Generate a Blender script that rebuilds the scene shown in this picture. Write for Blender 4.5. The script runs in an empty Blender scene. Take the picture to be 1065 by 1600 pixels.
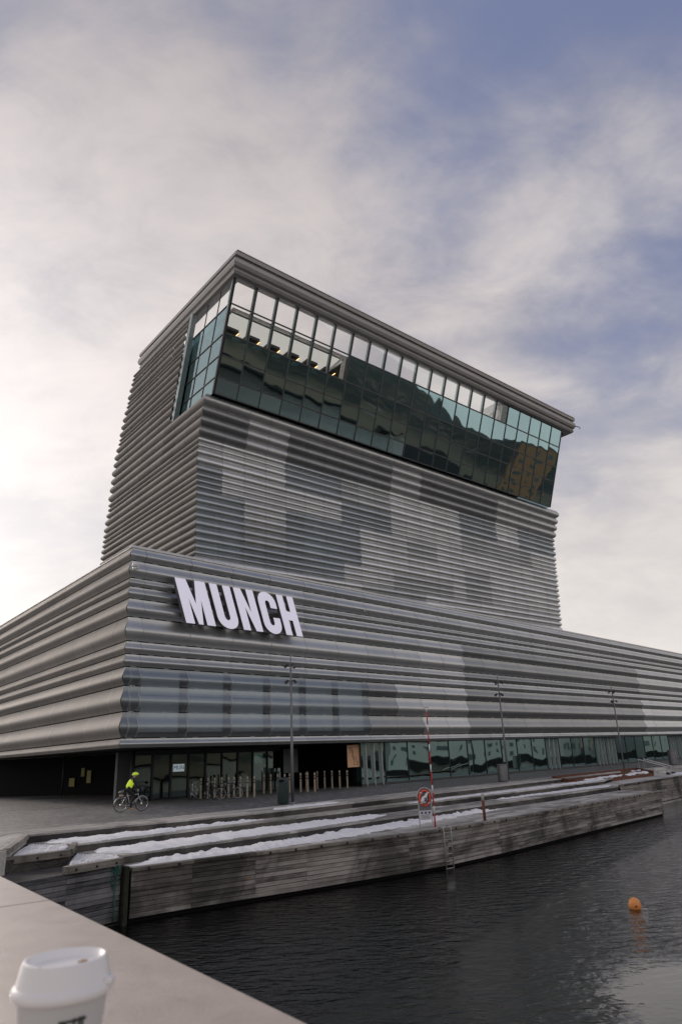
import bpy, bmesh, math, random
from mathutils import Vector, Matrix, noise as mnoise
R = math.radians
random.seed(7)
SC = bpy.context.scene
COL = SC.collection

# ------------------------------------------------------------------ camera
CAMZ = 2.2
F_PX, PITCH, ROLL = 1094.4, R(19.17), R(-2.364)
cp, sp = math.cos(PITCH), math.sin(PITCH)
fwd = Vector((0, cp, sp)); up0 = Vector((0, -sp, cp)); r0 = Vector((1, 0, 0))
c_, s_ = math.cos(ROLL), math.sin(ROLL)
rt = r0 * c_ + up0 * s_
upv = -r0 * s_ + up0 * c_
cam = bpy.data.cameras.new('camera')
cam.sensor_fit = 'VERTICAL'; cam.sensor_height = 36.0; cam.sensor_width = 24.0
cam.lens = 36.0 * F_PX / 1600.0
cam.clip_start = 0.05; cam.clip_end = 6000
cam.dof.use_dof = True; cam.dof.focus_distance = 45.0; cam.dof.aperture_fstop = 7.5
camo = bpy.data.objects.new('camera', cam); COL.objects.link(camo)
M = Matrix(((rt.x, upv.x, -fwd.x, 0), (rt.y, upv.y, -fwd.y, 0), (rt.z, upv.z, -fwd.z, CAMZ), (0, 0, 0, 1)))
camo.matrix_world = M
SC.camera = camo

# ------------------------------------------------------------------ sky and sun
SUN_AZ, SUN_EL = R(-43), R(17)          # azimuth from +Y, clockwise; low behind the clouds on the left
sun_dir = Vector((math.sin(SUN_AZ) * math.cos(SUN_EL), math.cos(SUN_AZ) * math.cos(SUN_EL), math.sin(SUN_EL)))
world = bpy.data.worlds.new('World'); SC.world = world; world.use_nodes = True
nt = world.node_tree; nt.nodes.clear()
class NB:
    """small node helper"""
    def __init__(s, nt): s.nt = nt
    def n(s, t, **kw):
        nd = s.nt.nodes.new(t)
        for k, v in kw.items():
            if k == 'ins':
                for i, x in v.items():
                    if hasattr(x, 'is_output') or isinstance(x, bpy.types.NodeSocket): s.nt.links.new(x, nd.inputs[i])
                    else: nd.inputs[i].default_value = x
            else: setattr(nd, k, v)
        return nd
    def math(s, op, a, b=None, c=None, clamp=False):
        ins = {0: a}
        if b is not None: ins[1] = b
        if c is not None: ins[2] = c
        return s.n('ShaderNodeMath', operation=op, use_clamp=clamp, ins=ins).outputs[0]
    def vmath(s, op, a, b=None):
        ins = {0: a}
        if b is not None: ins[1] = b
        nd = s.n('ShaderNodeVectorMath', operation=op, ins=ins)
        return nd.outputs['Value'] if op in ('DOT_PRODUCT', 'LENGTH') else nd.outputs[0]
    def noise(s, vec, scale, detail=4, rough=.5, dist=0.0):
        nd = s.n('ShaderNodeTexNoise', ins={'Scale': scale, 'Detail': detail, 'Roughness': rough, 'Distortion': dist})
        s.nt.links.new(vec, nd.inputs['Vector']); return nd.outputs[0]
    def ramp(s, fac, stops, interp='LINEAR'):
        nd = s.n('ShaderNodeValToRGB'); cr = nd.color_ramp; cr.interpolation = interp
        while len(cr.elements) < len(stops): cr.elements.new(.5)
        for e, (p, c) in zip(cr.elements, stops):
            e.position = p; e.color = (*c, 1) if isinstance(c, (tuple, list)) else (c, c, c, 1)
        s.nt.links.new(fac, nd.inputs[0]); return nd.outputs[0]
    def mix(s, fac, a, b, blend='MIX'):
        nd = s.n('ShaderNodeMix', data_type='RGBA', blend_type=blend)
        for i, x in ((0, fac), (6, a), (7, b)):
            if isinstance(x, bpy.types.NodeSocket): s.nt.links.new(x, nd.inputs[i])
            elif i == 0: nd.inputs[0].default_value = x
            else: nd.inputs[i].default_value = (*x, 1) if len(x) == 3 else x
        return nd.outputs[2]
    def smooth(s, x, a, b):
        nd = s.n('ShaderNodeMapRange', interpolation_type='SMOOTHSTEP', ins={0: x, 1: a, 2: b, 3: 0.0, 4: 1.0}); return nd.outputs[0]
    def link(s, a, b): s.nt.links.new(a, b)
B = NB(nt)
tc = B.n('ShaderNodeTexCoord')
dirv = B.vmath('NORMALIZE', tc.outputs['Generated'])
sep = B.n('ShaderNodeSeparateXYZ', ins={0: dirv})
zc = B.math('ADD', B.math('MAXIMUM', sep.outputs[2], 0.0), 0.42)
px = B.math('DIVIDE', sep.outputs[0], zc); py = B.math('DIVIDE', sep.outputs[1], zc)
comb = B.n('ShaderNodeCombineXYZ', ins={0: px, 1: py, 2: 0.37}).outputs[0]
mp = B.n('ShaderNodeMapping', ins={0: comb, 'Rotation': (0, 0, R(-66)), 'Scale': (.85, 1.25, 1.0), 'Location': (15.2, 4.9, 0)}).outputs[0]
n1 = B.noise(mp, 1.35, 10, .52, .15)
n2 = B.noise(mp, 3.1, 10, .56, .2)
n3 = B.noise(comb, .8, 3, .5, .0)
n4 = B.noise(mp, 7.5, 8, .62, .7)
elev = sep.outputs[2]
low = B.smooth(elev, .62, .04)
high = B.smooth(elev, .54, .86)
dens = B.math('ADD', B.math('ADD', B.math('MULTIPLY', n1, .60), B.math('MULTIPLY', n2, .26)), B.math('ADD', B.math('MULTIPLY', n3, .16), B.math('MULTIPLY', n4, .06)))
cover = B.math('ADD', dens, B.math('MULTIPLY', low, .13))
sund = B.math('MAXIMUM', B.vmath('DOT_PRODUCT', dirv, tuple(sun_dir)), 0.0)
cover = B.math('ADD', cover, B.math('MULTIPLY', B.math('POWER', sund, 2.0), .07))
for gd, ga in (((.289, .664, .689), .060), ((.10, .58, .805), .050), ((.45, .83, .33), .03)):      # thinner cloud where the blue shows
    gdot = B.smooth(B.vmath('DOT_PRODUCT', dirv, gd), .955, .999)
    cover = B.math('SUBTRACT', cover, B.math('MULTIPLY', gdot, ga))
cfac = B.smooth(cover, .445, .625)
sky = B.n('ShaderNodeTexSky'); sky.sky_type = 'NISHITA'; sky.sun_disc = False
sky.sun_elevation = SUN_EL; sky.sun_rotation = SUN_AZ; sky.altitude = 0; sky.air_density = 1.0; sky.dust_density = 2.0; sky.ozone_density = 2.0
SKY_STR = 0.10
skyc = B.mix(1.0, sky.outputs[0], (SKY_STR, SKY_STR, SKY_STR), 'MULTIPLY')
gap = B.mix(.80, skyc, (.185, .215, .360))
gap = B.mix(B.math('MULTIPLY', low, .6), gap, (.56, .56, .60))
shade = B.smooth(B.math('ADD', B.math('ADD', B.math('MULTIPLY', n2, .50), B.math('MULTIPLY', n1, .35)), B.math('MULTIPLY', n4, .22)), .42, .66)
cloud = B.mix(shade, (.365, .350, .385), (.62, .58, .57))
cloud = B.mix(B.math('MULTIPLY', high, .62), cloud, (.255, .245, .280))
pk = B.math('MULTIPLY', B.math('POWER', sund, 3.0), B.math('MULTIPLY', shade, .55))
cloud = B.mix(pk, cloud, (.70, .60, .57))
cloud = B.mix(B.math('MULTIPLY', low, .60), cloud, (.88, .825, .775))
skymix = B.mix(cfac, gap, cloud)
glow = B.math('MULTIPLY', B.math('POWER', sund, 11.0), 0.48)
glowc = B.mix(1.0, (1.0, .97, .95), B.n('ShaderNodeCombineColor', ins={0: glow, 1: glow, 2: glow}).outputs[0], 'MULTIPLY')
final = B.mix(1.0, skymix, glowc, 'ADD')
bg = B.n('ShaderNodeBackground', ins={0: final, 1: 1.0})
wo = B.n('ShaderNodeOutputWorld', ins={0: bg.outputs[0]})

sl = bpy.data.lights.new('sun', 'SUN'); sl.energy = 1.5; sl.angle = R(22); sl.color = (1.0, .88, .78)
slo = bpy.data.objects.new('sun', sl); COL.objects.link(slo); slo.location = (0, 0, 90)
slo.rotation_euler = sun_dir.to_track_quat('Z', 'Y').to_euler()
SC.view_settings.view_transform = 'Standard'; SC.view_settings.look = 'None'
SC.view_settings.exposure = 0.15; SC.view_settings.gamma = 1.0; SC.view_settings.use_curve_mapping = False
SC.render.engine = 'CYCLES'
SC.cycles.use_denoising = True
SC.cycles.max_bounces = 8; SC.cycles.transparent_max_bounces = 16; SC.cycles.glossy_bounces = 5
SC.cycles.sample_clamp_indirect = 6.0; SC.cycles.caustics_reflective = False; SC.cycles.caustics_refractive = False

# ------------------------------------------------------------------ materials
MATS = {}
def material(name):
    m = bpy.data.materials.new(name); m.use_nodes = True; m.node_tree.nodes.clear()
    return m, NB(m.node_tree)
def out(b, sh): b.n('ShaderNodeOutputMaterial', ins={0: sh})
def principled(b, **k):
    nd = b.n('ShaderNodeBsdfPrincipled')
    for kk, v in k.items():
        if isinstance(v, bpy.types.NodeSocket): b.link(v, nd.inputs[kk])
        else: nd.inputs[kk].default_value = (*v, 1) if isinstance(v, tuple) and len(v) == 3 else v
    return nd
def simple(name, col, rough=.6, metal=0.0, var=.12, scale=3.0, spec=.5, bump=0.0, bscale=20.0, emit=None):
    m, b = material(name)
    t = b.n('ShaderNodeTexCoord')
    ns = b.noise(t.outputs['Object'], scale, 6, .6)
    k = b.n('ShaderNodeMapRange', ins={0: ns, 1: .25, 2: .75, 3: 1 - var, 4: 1 + var}).outputs[0]
    cc = b.mix(1.0, col, b.n('ShaderNodeCombineColor', ins={0: k, 1: k, 2: k}).outputs[0], 'MULTIPLY')
    p = principled(b, **{'Base Color': cc, 'Roughness': rough, 'Metallic': metal, 'Specular IOR Level': spec})
    if bump:
        bn = b.n('ShaderNodeBump', ins={'Strength': bump, 'Distance': .01, 'Height': b.noise(t.outputs['Object'], bscale, 5, .6)})
        b.link(bn.outputs[0], p.inputs['Normal'])
    if emit:
        p.inputs['Emission Color'].default_value = (*emit[0], 1); p.inputs['Emission Strength'].default_value = emit[1]
    out(b, p.outputs[0]); MATS[name] = m; return m

def alu(name, col, rough=.42, metal=.75, open_=0.0, streak=.10):
    """anodised, finely perforated sheet; open_ is the share of holes"""
    m, b = material(name)
    t = b.n('ShaderNodeTexCoord'); oi = b.n('ShaderNodeObjectInfo')
    geo = b.n('ShaderNodeNewGeometry')
    st = b.n('ShaderNodeMapping', ins={0: geo.outputs['Position'], 'Scale': (1.1, 1.1, .16)}).outputs[0]
    ns = b.noise(st, 1.6, 5, .6)
    fine = b.noise(geo.outputs['Position'], .35, 3, .5)
    k = b.math('ADD', b.math('MULTIPLY', b.math('SUBTRACT', ns, .5), streak * 2), 1.0)
    k = b.math('ADD', k, b.math('MULTIPLY', b.math('SUBTRACT', fine, .5), .22))
    k = b.math('ADD', k, b.math('MULTIPLY', b.math('SUBTRACT', oi.outputs['Random'], .5), .09))
    cc = b.mix(1.0, col, b.n('ShaderNodeCombineColor', ins={0: k, 1: k, 2: k}).outputs[0], 'MULTIPLY')
    rr = b.math('ADD', b.math('MULTIPLY', ns, .14), rough - .07)
    p = principled(b, **{'Base Color': cc, 'Roughness': rr, 'Metallic': metal})
    sh = p.outputs[0]
    if open_ > 0:
        tr = b.n('ShaderNodeBsdfTransparent')
        sh = b.n('ShaderNodeMixShader', ins={0: open_, 1: sh, 2: tr.outputs[0]}).outputs[0]
    out(b, sh); MATS[name] = m; return m
alu('alu_mid', (.55, .563, .552), .36, .82)
alu('alu_sunset_tint', (.36, .340, .315), .74, .40)  # copy of the cladding metal with sunset warmth put into its colour
alu('alu_sunset_tint_dark', (.29, .275, .258), .68, .45)  # darker panels, same sunset warmth put into the colour
alu('alu_light', (.60, .61, .598), .36, .82)
alu('alu_dark', (.38, .392, .384), .35, .86, .08)
alu('alu_perf', (.42, .465, .48), .32, .8, .42)
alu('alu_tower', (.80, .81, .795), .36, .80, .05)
alu('alu_tower_dark', (.36, .368, .366), .40, .78, .10)
alu('alu_tower_blue', (.58, .62, .635), .35, .80, .22)
alu('alu_tower_mid', (.64, .655, .645), .37, .80, .08)
alu('alu_ledge', (.56, .562, .552), .42, .78)
alu('alu_cornice', (.40, .385, .37), .52, .6)

def glass(name, tint, refl_lo, refl_hi, wave=.02, wscale=.35, gcol=(.8, .92, .92), tilt=.008):
    m, b = material(name)
    t = b.n('ShaderNodeNewGeometry'); oi = b.n('ShaderNodeObjectInfo')
    off = b.n('ShaderNodeCombineXYZ', ins={0: b.math('MULTIPLY', oi.outputs['Random'], 37.0), 1: b.math('MULTIPLY', oi.outputs['Random'], 11.0), 2: 0.0}).outputs[0]
    v = b.vmath('ADD', t.outputs['Position'], off)
    hgt = b.noise(v, wscale, 1, .3, .2)
    bn = b.n('ShaderNodeBump', ins={'Strength': 1.0, 'Distance': wave, 'Height': hgt})
    wn = b.n('ShaderNodeTexWhiteNoise', noise_dimensions='1D', ins={'W': b.math('MULTIPLY', oi.outputs['Random'], 913.0)})
    tl = b.vmath('MULTIPLY', b.vmath('SUBTRACT', wn.outputs['Color'], (.5, .5, .5)), (tilt, tilt, tilt))
    nrm = b.vmath('NORMALIZE', b.vmath('ADD', bn.outputs[0], tl))
    gl = b.n('ShaderNodeBsdfGlossy', ins={'Color': (*gcol, 1), 'Roughness': .015, 'Normal': nrm})
    tr = b.n('ShaderNodeBsdfTransparent', ins={0: (*tint, 1)})
    fr = b.n('ShaderNodeFresnel', ins={0: 1.5})
    fac = b.n('ShaderNodeMapRange', ins={0: fr.outputs[0], 1: .04, 2: .6, 3: refl_lo, 4: refl_hi}).outputs[0]
    sh = b.n('ShaderNodeMixShader', ins={0: fac, 1: tr.outputs[0], 2: gl.outputs[0]}).outputs[0]
    out(b, sh); MATS[name] = m; return m
glass('glass_clear', (1.0, .995, .98), .03, .12, .003)
glass('glass_dark', (.14, .26, .29), .50, .85, .016, .30, (.60, .86, .90), .010)
glass('glass_side', (.34, .48, .51), .35, .7, .02, .3, (.62, .80, .84), .02)
glass('glass_ground', (.36, .54, .53), .34, .75, .024, .34, (.54, .76, .74), .014)
glass('glass_entry', (.20, .28, .26), .22, .7, .012, .5, (.45, .58, .56), .02)

simple('dark_metal', (.035, .037, .04), .45, .6)
simple('frame_metal', (.10, .105, .11), .4, .8)
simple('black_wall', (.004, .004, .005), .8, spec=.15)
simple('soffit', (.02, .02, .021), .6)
simple('inner_wall', (.06, .062, .066), .8)
simple('pane_light_tint', (.55, .68, .74), .35)  # bluish light behind the perforations, painted as the pane colour
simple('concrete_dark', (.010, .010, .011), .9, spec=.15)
simple('coping', (.80, .80, .80), .5, .0)
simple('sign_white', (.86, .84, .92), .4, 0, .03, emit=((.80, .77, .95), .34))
simple('sign_side', (.20, .20, .21), .5, .3)
simple('roof_grey', (.10, .10, .10), .8)
simple('added_glow', (.60, .60, .58), .6, 0, .05, emit=((.92, .90, .86), .45))  # added glow standing in for light on the crown ceiling
simple('white_paint', (.78, .78, .77), .5)
simple('warm_light', (.9, .6, .25), .5, emit=((1.0, .62, .26), 2.2))
simple('wood_orange', (.42, .24, .10), .5)
simple('teal_post', (.30, .36, .36), .4, .6)
simple('interior_grey', (.20, .22, .22), .7)
simple('pole_grey', (.19, .19, .20), .5, .5)
simple('lamp_black', (.03, .03, .032), .45, .3)
simple('lamp_glass', (.45, .46, .48), .2, .4)
simple('bin_green', (.012, .028, .028), .5)
simple('bin_grey', (.17, .17, .175), .45, .5)
simple('bollard_beige', (.42, .35, .27), .6, .2, .15, 9)
simple('poster_orange', (.78, .47, .27), .6, 0, .08, 2)
simple('poster_grey', (.22, .26, .25), .6)
simple('poster_yellow', (.30, .28, .10), .7)
simple('screen_pale', (.6, .7, .75), .5, emit=((.65, .78, .85), .25))
simple('print_dark', (.03, .03, .03), .6)
simple('red_paint', (.52, .03, .035), .5, 0, .15, 8)
simple('ring_red', (.75, .10, .07), .5, 0, .15, 8)
simple('sign_plate', (.62, .62, .66), .5)
simple('galvanised', (.42, .425, .43), .45, .7, .2, 12)
simple('icon_blue', (.05, .07, .20), .5)
simple('rust', (.16, .065, .04), .85, 0, .45, 4, .3, .4, 30)
simple('soil', (.12, .075, .05), .95, 0, .5, 6, .2, .6, 25)
simple('buoy_orange', (.85, .33, .09), .45, 0, .12, 9)
simple('rope_green', (.03, .13, .10), .85, 0, .3, 30)
simple('moss', (.028, .030, .02), .9, 0, .6, 5)
simple('tyre', (.015, .015, .016), .7)
simple('chrome', (.55, .56, .58), .25, .95)
simple('bike_white', (.55, .56, .60), .35, .3)
simple('bike_dark', (.03, .035, .05), .4, .2)
simple('cloth_black', (.012, .012, .015), .9)
simple('vest', (.70, .90, .05), .7, 0, .1, 12, emit=((.65, .90, .05), .22))
simple('helmet', (.66, .85, .06), .4, emit=((.65, .90, .05), .15))
simple('skin', (.45, .28, .20), .6)
simple('shoe_tan', (.45, .32, .22), .7)
simple('cup_paper', (.62, .63, .63), .55, 0, .03, 3)
simple('lid_plastic', (.86, .85, .85), .35, 0, .02)
simple('coffee', (.40, .22, .10), .4)
simple('cup_ink', (.03, .04, .04), .6)
simple('cctv_white', (.75, .74, .74), .4)
simple('brick_red', (.26, .12, .07), .8)
simple('brick_ochre', (.22, .12, .065), .8)
simple('plaster_grey', (.25, .26, .26), .8)
simple('plaster_white', (.45, .44, .41), .8)
simple('city_glass', (.08, .10, .11), .2, .3)

# snow
m, b = material('snow'); t = b.n('ShaderNodeTexCoord')
ns = b.noise(t.outputs['Object'], 2.2, 8, .65)
cc = b.ramp(ns, [(.25, (.84, .85, .88)), (.55, (.95, .955, .97))])
p = principled(b, **{'Base Color': cc, 'Roughness': .75, 'Specular IOR Level': .2})
bn = b.n('ShaderNodeBump', ins={'Strength': .8, 'Distance': .05, 'Height': b.noise(t.outputs['Object'], 9, 8, .7)}); b.link(bn.outputs[0], p.inputs['Normal'])
out(b, p.outputs[0]); MATS['snow'] = m

# weathered timber: grain runs along the piece's own X (Generated would stretch, so Object space rotated per piece)
def timber(name, dark, light, stain=(.20, .12, .07), stain_amt=.25, wet=.35):
    m, b = material(name)
    t = b.n('ShaderNodeTexCoord'); oi = b.n('ShaderNodeObjectInfo')
    off = b.n('ShaderNodeCombineXYZ', ins={0: b.math('MULTIPLY', oi.outputs['Random'], 91.0), 1: b.math('MULTIPLY', oi.outputs['Random'], 53.0), 2: 0.0}).outputs[0]
    v = b.vmath('ADD', t.outputs['Object'], off)
    g = b.n('ShaderNodeMapping', ins={0: v, 'Scale': (.9, 14, 14)}).outputs[0]
    grain = b.noise(g, 1.0, 8, .65, .3)
    patch = b.noise(v, .8, 5, .6)
    k = b.math('ADD', b.math('MULTIPLY', grain, .6), b.math('ADD', b.math('MULTIPLY', patch, .5), b.math('MULTIPLY', b.math('SUBTRACT', oi.outputs['Random'], .5), .26)))
    cc = b.ramp(k, [(.36, dark), (.52, tuple((a + c) / 2 for a, c in zip(dark, light))), (.70, light)])
    sfac = b.math('MULTIPLY', b.smooth(b.noise(v, .45, 5, .7, .8), .60, .74), stain_amt)
    cc = b.mix(sfac, cc, stain)
    geo = b.n('ShaderNodeNewGeometry')
    wetm = b.smooth(b.noise(geo.outputs['Position'], .22, 6, .65, .6), .46, .60)
    cc = b.mix(b.math('MULTIPLY', wetm, wet), cc, tuple(x * .35 for x in dark))
    p = principled(b, **{'Base Color': cc, 'Roughness': .78, 'Specular IOR Level': .25})
    bn = b.n('ShaderNodeBump', ins={'Strength': .5, 'Distance': .01, 'Height': grain}); b.link(bn.outputs[0], p.inputs['Normal'])
    out(b, p.outputs[0]); MATS[name] = m
timber('timber_wall', (.09, .083, .078), (.46, .43, .40), (.40, .23, .13), .6, .72)
timber('timber_wall_dark', (.05, .05, .056), (.26, .26, .275), (.25, .16, .11), .35, .75)
timber('timber_deck', (.24, .23, .215), (.66, .64, .60), (.34, .27, .21), .25, .5)
timber('timber_riser', (.035, .033, .032), (.14, .13, .12), (.12, .09, .06), .2, .6)
timber('timber_beam', (.08, .074, .064), (.36, .335, .30), (.22, .15, .10), .4, .65)

# setts on the plaza
m, b = material('setts'); t = b.n('ShaderNodeNewGeometry')
rot = b.n('ShaderNodeMapping', ins={0: t.outputs['Position'], 'Rotation': (0, 0, R(46.8))}).outputs[0]
br = b.n('ShaderNodeTexBrick', ins={'Scale': 1.0, 'Mortar Size': .018, 'Brick Width': .34, 'Row Height': .18, 'Color1': (.105, .105, .108, 1), 'Color2': (.25, .247, .243, 1), 'Mortar': (.06, .06, .06, 1)}); b.link(rot, br.inputs['Vector'])
big = b.noise(t.outputs['Position'], .16, 6, .65, .5)
k = b.n('ShaderNodeMapRange', ins={0: big, 1: .3, 2: .7, 3: .62, 4: 1.2}).outputs[0]
cc = b.mix(1.0, br.outputs[0], b.n('ShaderNodeCombineColor', ins={0: k, 1: k, 2: k}).outputs[0], 'MULTIPLY')
rr = b.n('ShaderNodeMapRange', ins={0: big, 1: .35, 2: .65, 3: .5, 4: .8}).outputs[0]
p = principled(b, **{'Base Color': cc, 'Roughness': rr})
bn = b.n('ShaderNodeBump', ins={'Strength': .6, 'Distance': .012, 'Height': br.outputs['Fac']}); bn.invert = True
b.link(bn.outputs[0], p.inputs['Normal']); out(b, p.outputs[0]); MATS['setts'] = m

# water
WZ_ = -2.23
m, b = material('water'); t = b.n('ShaderNodeNewGeometry')
pos = t.outputs['Position']
w1 = b.noise(b.n('ShaderNodeMapping', ins={0: pos, 'Rotation': (0, 0, R(-12)), 'Scale': (1.0, 2.0, 1)}).outputs[0], 1.7, 3, .5, .6)
w2 = b.noise(b.n('ShaderNodeMapping', ins={0: pos, 'Rotation': (0, 0, R(20)), 'Scale': (1.0, 2.2, 1)}).outputs[0], 7.0, 4, .6, .4)
w3 = b.noise(pos, .35, 2, .5)
cd = b.vmath('LENGTH', b.vmath('MULTIPLY', b.vmath('SUBTRACT', pos, (11.0, 13.0, WZ_)), (.70, 1.0, 1.0)))   # lee: a calm patch by the near wall
cd = b.math('ADD', cd, b.math('MULTIPLY', b.math('SUBTRACT', b.noise(pos, .45, 4, .6), .5), 5.0))
amp = b.n('ShaderNodeMapRange', interpolation_type='SMOOTHSTEP', ins={0: cd, 1: 4.2, 2: 7.0, 3: .035, 4: 1.0}).outputs[0]
h = b.math('ADD', b.math('MULTIPLY', w1, .9), b.math('MULTIPLY', w2, .10))
h = b.math('ADD', b.math('MULTIPLY', h, amp), b.math('MULTIPLY', w3, .12))
bn = b.n('ShaderNodeBump', ins={'Strength': 1.0, 'Distance': .10, 'Height': h})
p = principled(b, **{'Base Color': (.002, .003, .003), 'Roughness': .015, 'IOR': 1.55, 'Specular IOR Level': .5})
b.link(bn.outputs[0], p.inputs['Normal']); out(b, p.outputs[0]); MATS['water'] = m

# foreground parapet: smooth pale stone
m, b = material('parapet_stone'); t = b.n('ShaderNodeTexCoord')
ns = b.noise(t.outputs['Object'], 2.6, 8, .65, .6); fine = b.noise(t.outputs['Object'], 140, 6, .75)
med = b.noise(t.outputs['Object'], 14, 8, .7, .4)
cc = b.mix(b.math('ADD', b.math('MULTIPLY', ns, .45), b.math('ADD', b.math('MULTIPLY', fine, .30), b.math('MULTIPLY', med, .25))), (.34, .285, .24), (.70, .615, .545))
pore = b.smooth(b.noise(t.outputs['Object'], 210, 3, .6), .66, .74)
cc = b.mix(b.math('MULTIPLY', pore, .55), cc, (.16, .13, .11))
sc_ = b.n('ShaderNodeMapping', ins={0: t.outputs['Object'], 'Rotation': (0, 0, R(37)), 'Scale': (3, 160, 1)}).outputs[0]
scr = b.smooth(b.noise(sc_, 1.0, 4, .5), .66, .78)
cc = b.mix(b.math('MULTIPLY', scr, .25), cc, (.75, .68, .62))
rgh = b.n('ShaderNodeMapRange', ins={0: med, 1: .3, 2: .7, 3: .30, 4: .52}).outputs[0]
p = principled(b, **{'Base Color': cc, 'Roughness': rgh, 'Specular IOR Level': .8})
bn = b.n('ShaderNodeBump', ins={'Strength': .4, 'Distance': .002, 'Height': b.math('SUBTRACT', fine, pore)}); b.link(bn.outputs[0], p.inputs['Normal'])
out(b, p.outputs[0]); MATS['parapet_stone'] = m

m, b = material('hillside'); t = b.n('ShaderNodeNewGeometry')
ns = b.noise(t.outputs['Position'], .012, 8, .65); n_b = b.noise(b.n('ShaderNodeMapping', ins={0: t.outputs['Position'], 'Scale': (1, .35, 2.5)}).outputs[0], .07, 6, .65)
sz = b.n('ShaderNodeSeparateXYZ', ins={0: t.outputs['Position']}).outputs[2]
cc = b.ramp(b.math('ADD', b.math('MULTIPLY', ns, .4), b.math('MULTIPLY', n_b, .6)), [(.38, (.010, .013, .012)), (.50, (.030, .030, .022)), (.57, (.085, .065, .040)), (.66, (.26, .26, .26))])
cc = b.mix(b.smooth(sz, 14.0, 3.0), cc, (.16, .125, .085))
p = principled(b, **{'Base Color': cc, 'Roughness': .95}); out(b, p.outputs[0]); MATS['hillside'] = m

# ------------------------------------------------------------------ mesh helpers
class MB:
    def __init__(s): s.v = []; s.f = []
    def add(s, vs, fs):
        o = len(s.v); s.v += [Vector(x) for x in vs]; s.f += [tuple(i + o for i in f) for f in fs]; return s
    def box(s, c, size, ax=None):
        c = Vector(c); X, Y, Z = ax if ax else (Vector((1, 0, 0)), Vector((0, 1, 0)), Vector((0, 0, 1)))
        hx, hy, hz = size[0] / 2, size[1] / 2, size[2] / 2
        vs = [c + X * (a * hx) + Y * (b_ * hy) + Z * (d * hz) for a in (-1, 1) for b_ in (-1, 1) for d in (-1, 1)]
        return s.add(vs, [(0, 1, 3, 2), (4, 6, 7, 5), (0, 4, 5, 1), (2, 3, 7, 6), (0, 2, 6, 4), (1, 5, 7, 3)])
    def beam(s, a, b_, w, h, up=Vector((0, 0, 1))):
        a = Vector(a); b_ = Vector(b_); X = (b_ - a); L = X.length; X.normalize()
        Y = up.cross(X)
        if Y.length < 1e-4: Y = Vector((0, 1, 0)).cross(X)
        Y.normalize(); Z = X.cross(Y)
        return s.box((a + b_) / 2, (L, w, h), (X, Y, Z))
    def tube(s, pts, r, n=8, closed=False, caps=True):
        pts = [Vector(p) for p in pts]; N = len(pts)
        rs = r if isinstance(r, (list, tuple)) else [r] * N
        o = len(s.v); prev = None
        for i, p in enumerate(pts):
            if closed: t = pts[(i + 1) % N] - pts[i - 1]
            else: t = pts[min(i + 1, N - 1)] - pts[max(i - 1, 0)]
            t.normalize()
            if prev is None:
                a = Vector((0, 0, 1)) if abs(t.z) < .9 else Vector((1, 0, 0))
                x = t.cross(a).normalized()
            else:
                x = (prev - t * prev.dot(t)).normalized()
            prev = x; y = t.cross(x)
            for k in range(n):
                an = 2 * math.pi * k / n
                s.v.append(p + (x * math.cos(an) + y * math.sin(an)) * rs[i])
        segs = N if closed else N - 1
        for i in range(segs):
            j = (i + 1) % N
            for k in range(n):
                k2 = (k + 1) % n
                s.f.append((o + i * n + k, o + i * n + k2, o + j * n + k2, o + j * n + k))
        if caps and not closed:
            s.f.append(tuple(o + k for k in range(n))[::-1]); s.f.append(tuple(o + (N - 1) * n + k for k in range(n)))
        return s
    def lathe(s, prof, c=(0, 0, 0), n=32, cap=True):
        c = Vector(c); o = len(s.v)
        for r, z in prof:
            for k in range(n):
                an = 2 * math.pi * k / n; s.v.append(c + Vector((r * math.cos(an), r * math.sin(an), z)))
        for i in range(len(prof) - 1):
            for k in range(n):
                k2 = (k + 1) % n; s.f.append((o + i * n + k, o + i * n + k2, o + (i + 1) * n + k2, o + (i + 1) * n + k))
        if cap:
            s.f.append(tuple(o + k for k in range(n))[::-1]); s.f.append(tuple(o + (len(prof) - 1) * n + k for k in range(n)))
        return s
    def prism(s, poly, z0, z1):
        n = len(poly); vs = [(x, y, z0) for x, y in poly] + [(x, y, z1) for x, y in poly]
        area = sum(poly[i][0] * poly[(i + 1) % n][1] - poly[(i + 1) % n][0] * poly[i][1] for i in range(n))
        fs = [tuple(range(n))[::-1], tuple(range(n, 2 * n))] + [(i, (i + 1) % n, n + (i + 1) % n, n + i) for i in range(n)]
        if area < 0: fs = [f[::-1] for f in fs]
        return s.add(vs, fs)
    def mesh(s, name, mat, smooth=False, orig=Vector((0, 0, 0)), ax=None):
        me = bpy.data.meshes.new(name)
        if ax: vs = [Vector(((v - orig).dot(ax[0]), (v - orig).dot(ax[1]), (v - orig).dot(ax[2]))) for v in s.v]
        else: vs = [v - orig for v in s.v]
        me.from_pydata([tuple(v) for v in vs], [], s.f); me.update()
        if mat: me.materials.append(MATS[mat])
        if smooth: me.polygons.foreach_set('use_smooth', [True] * len(me.polygons))
        return me
    def build(s, name, mat, parent=None, smooth=False, auto=None, orig=None, ax=None, bevel=0.0):
        pl = wloc(parent)
        og = Vector(orig) if orig is not None else (pl if parent else Vector((0, 0, 0)))
        me = s.mesh(name, mat, smooth, og, ax)
        o = bpy.data.objects.new(name, me); COL.objects.link(o)
        if parent: o.parent = parent
        o.location = og - pl if parent else og
        if ax:
            o.rotation_euler = Matrix((ax[0], ax[1], ax[2])).transposed().to_euler()
        if bevel:
            md = o.modifiers.new('bevel', 'BEVEL'); md.width = bevel; md.segments = 2; md.limit_method = 'ANGLE'
        if auto: me.set_sharp_from_angle(angle=R(auto))
        return o
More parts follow.
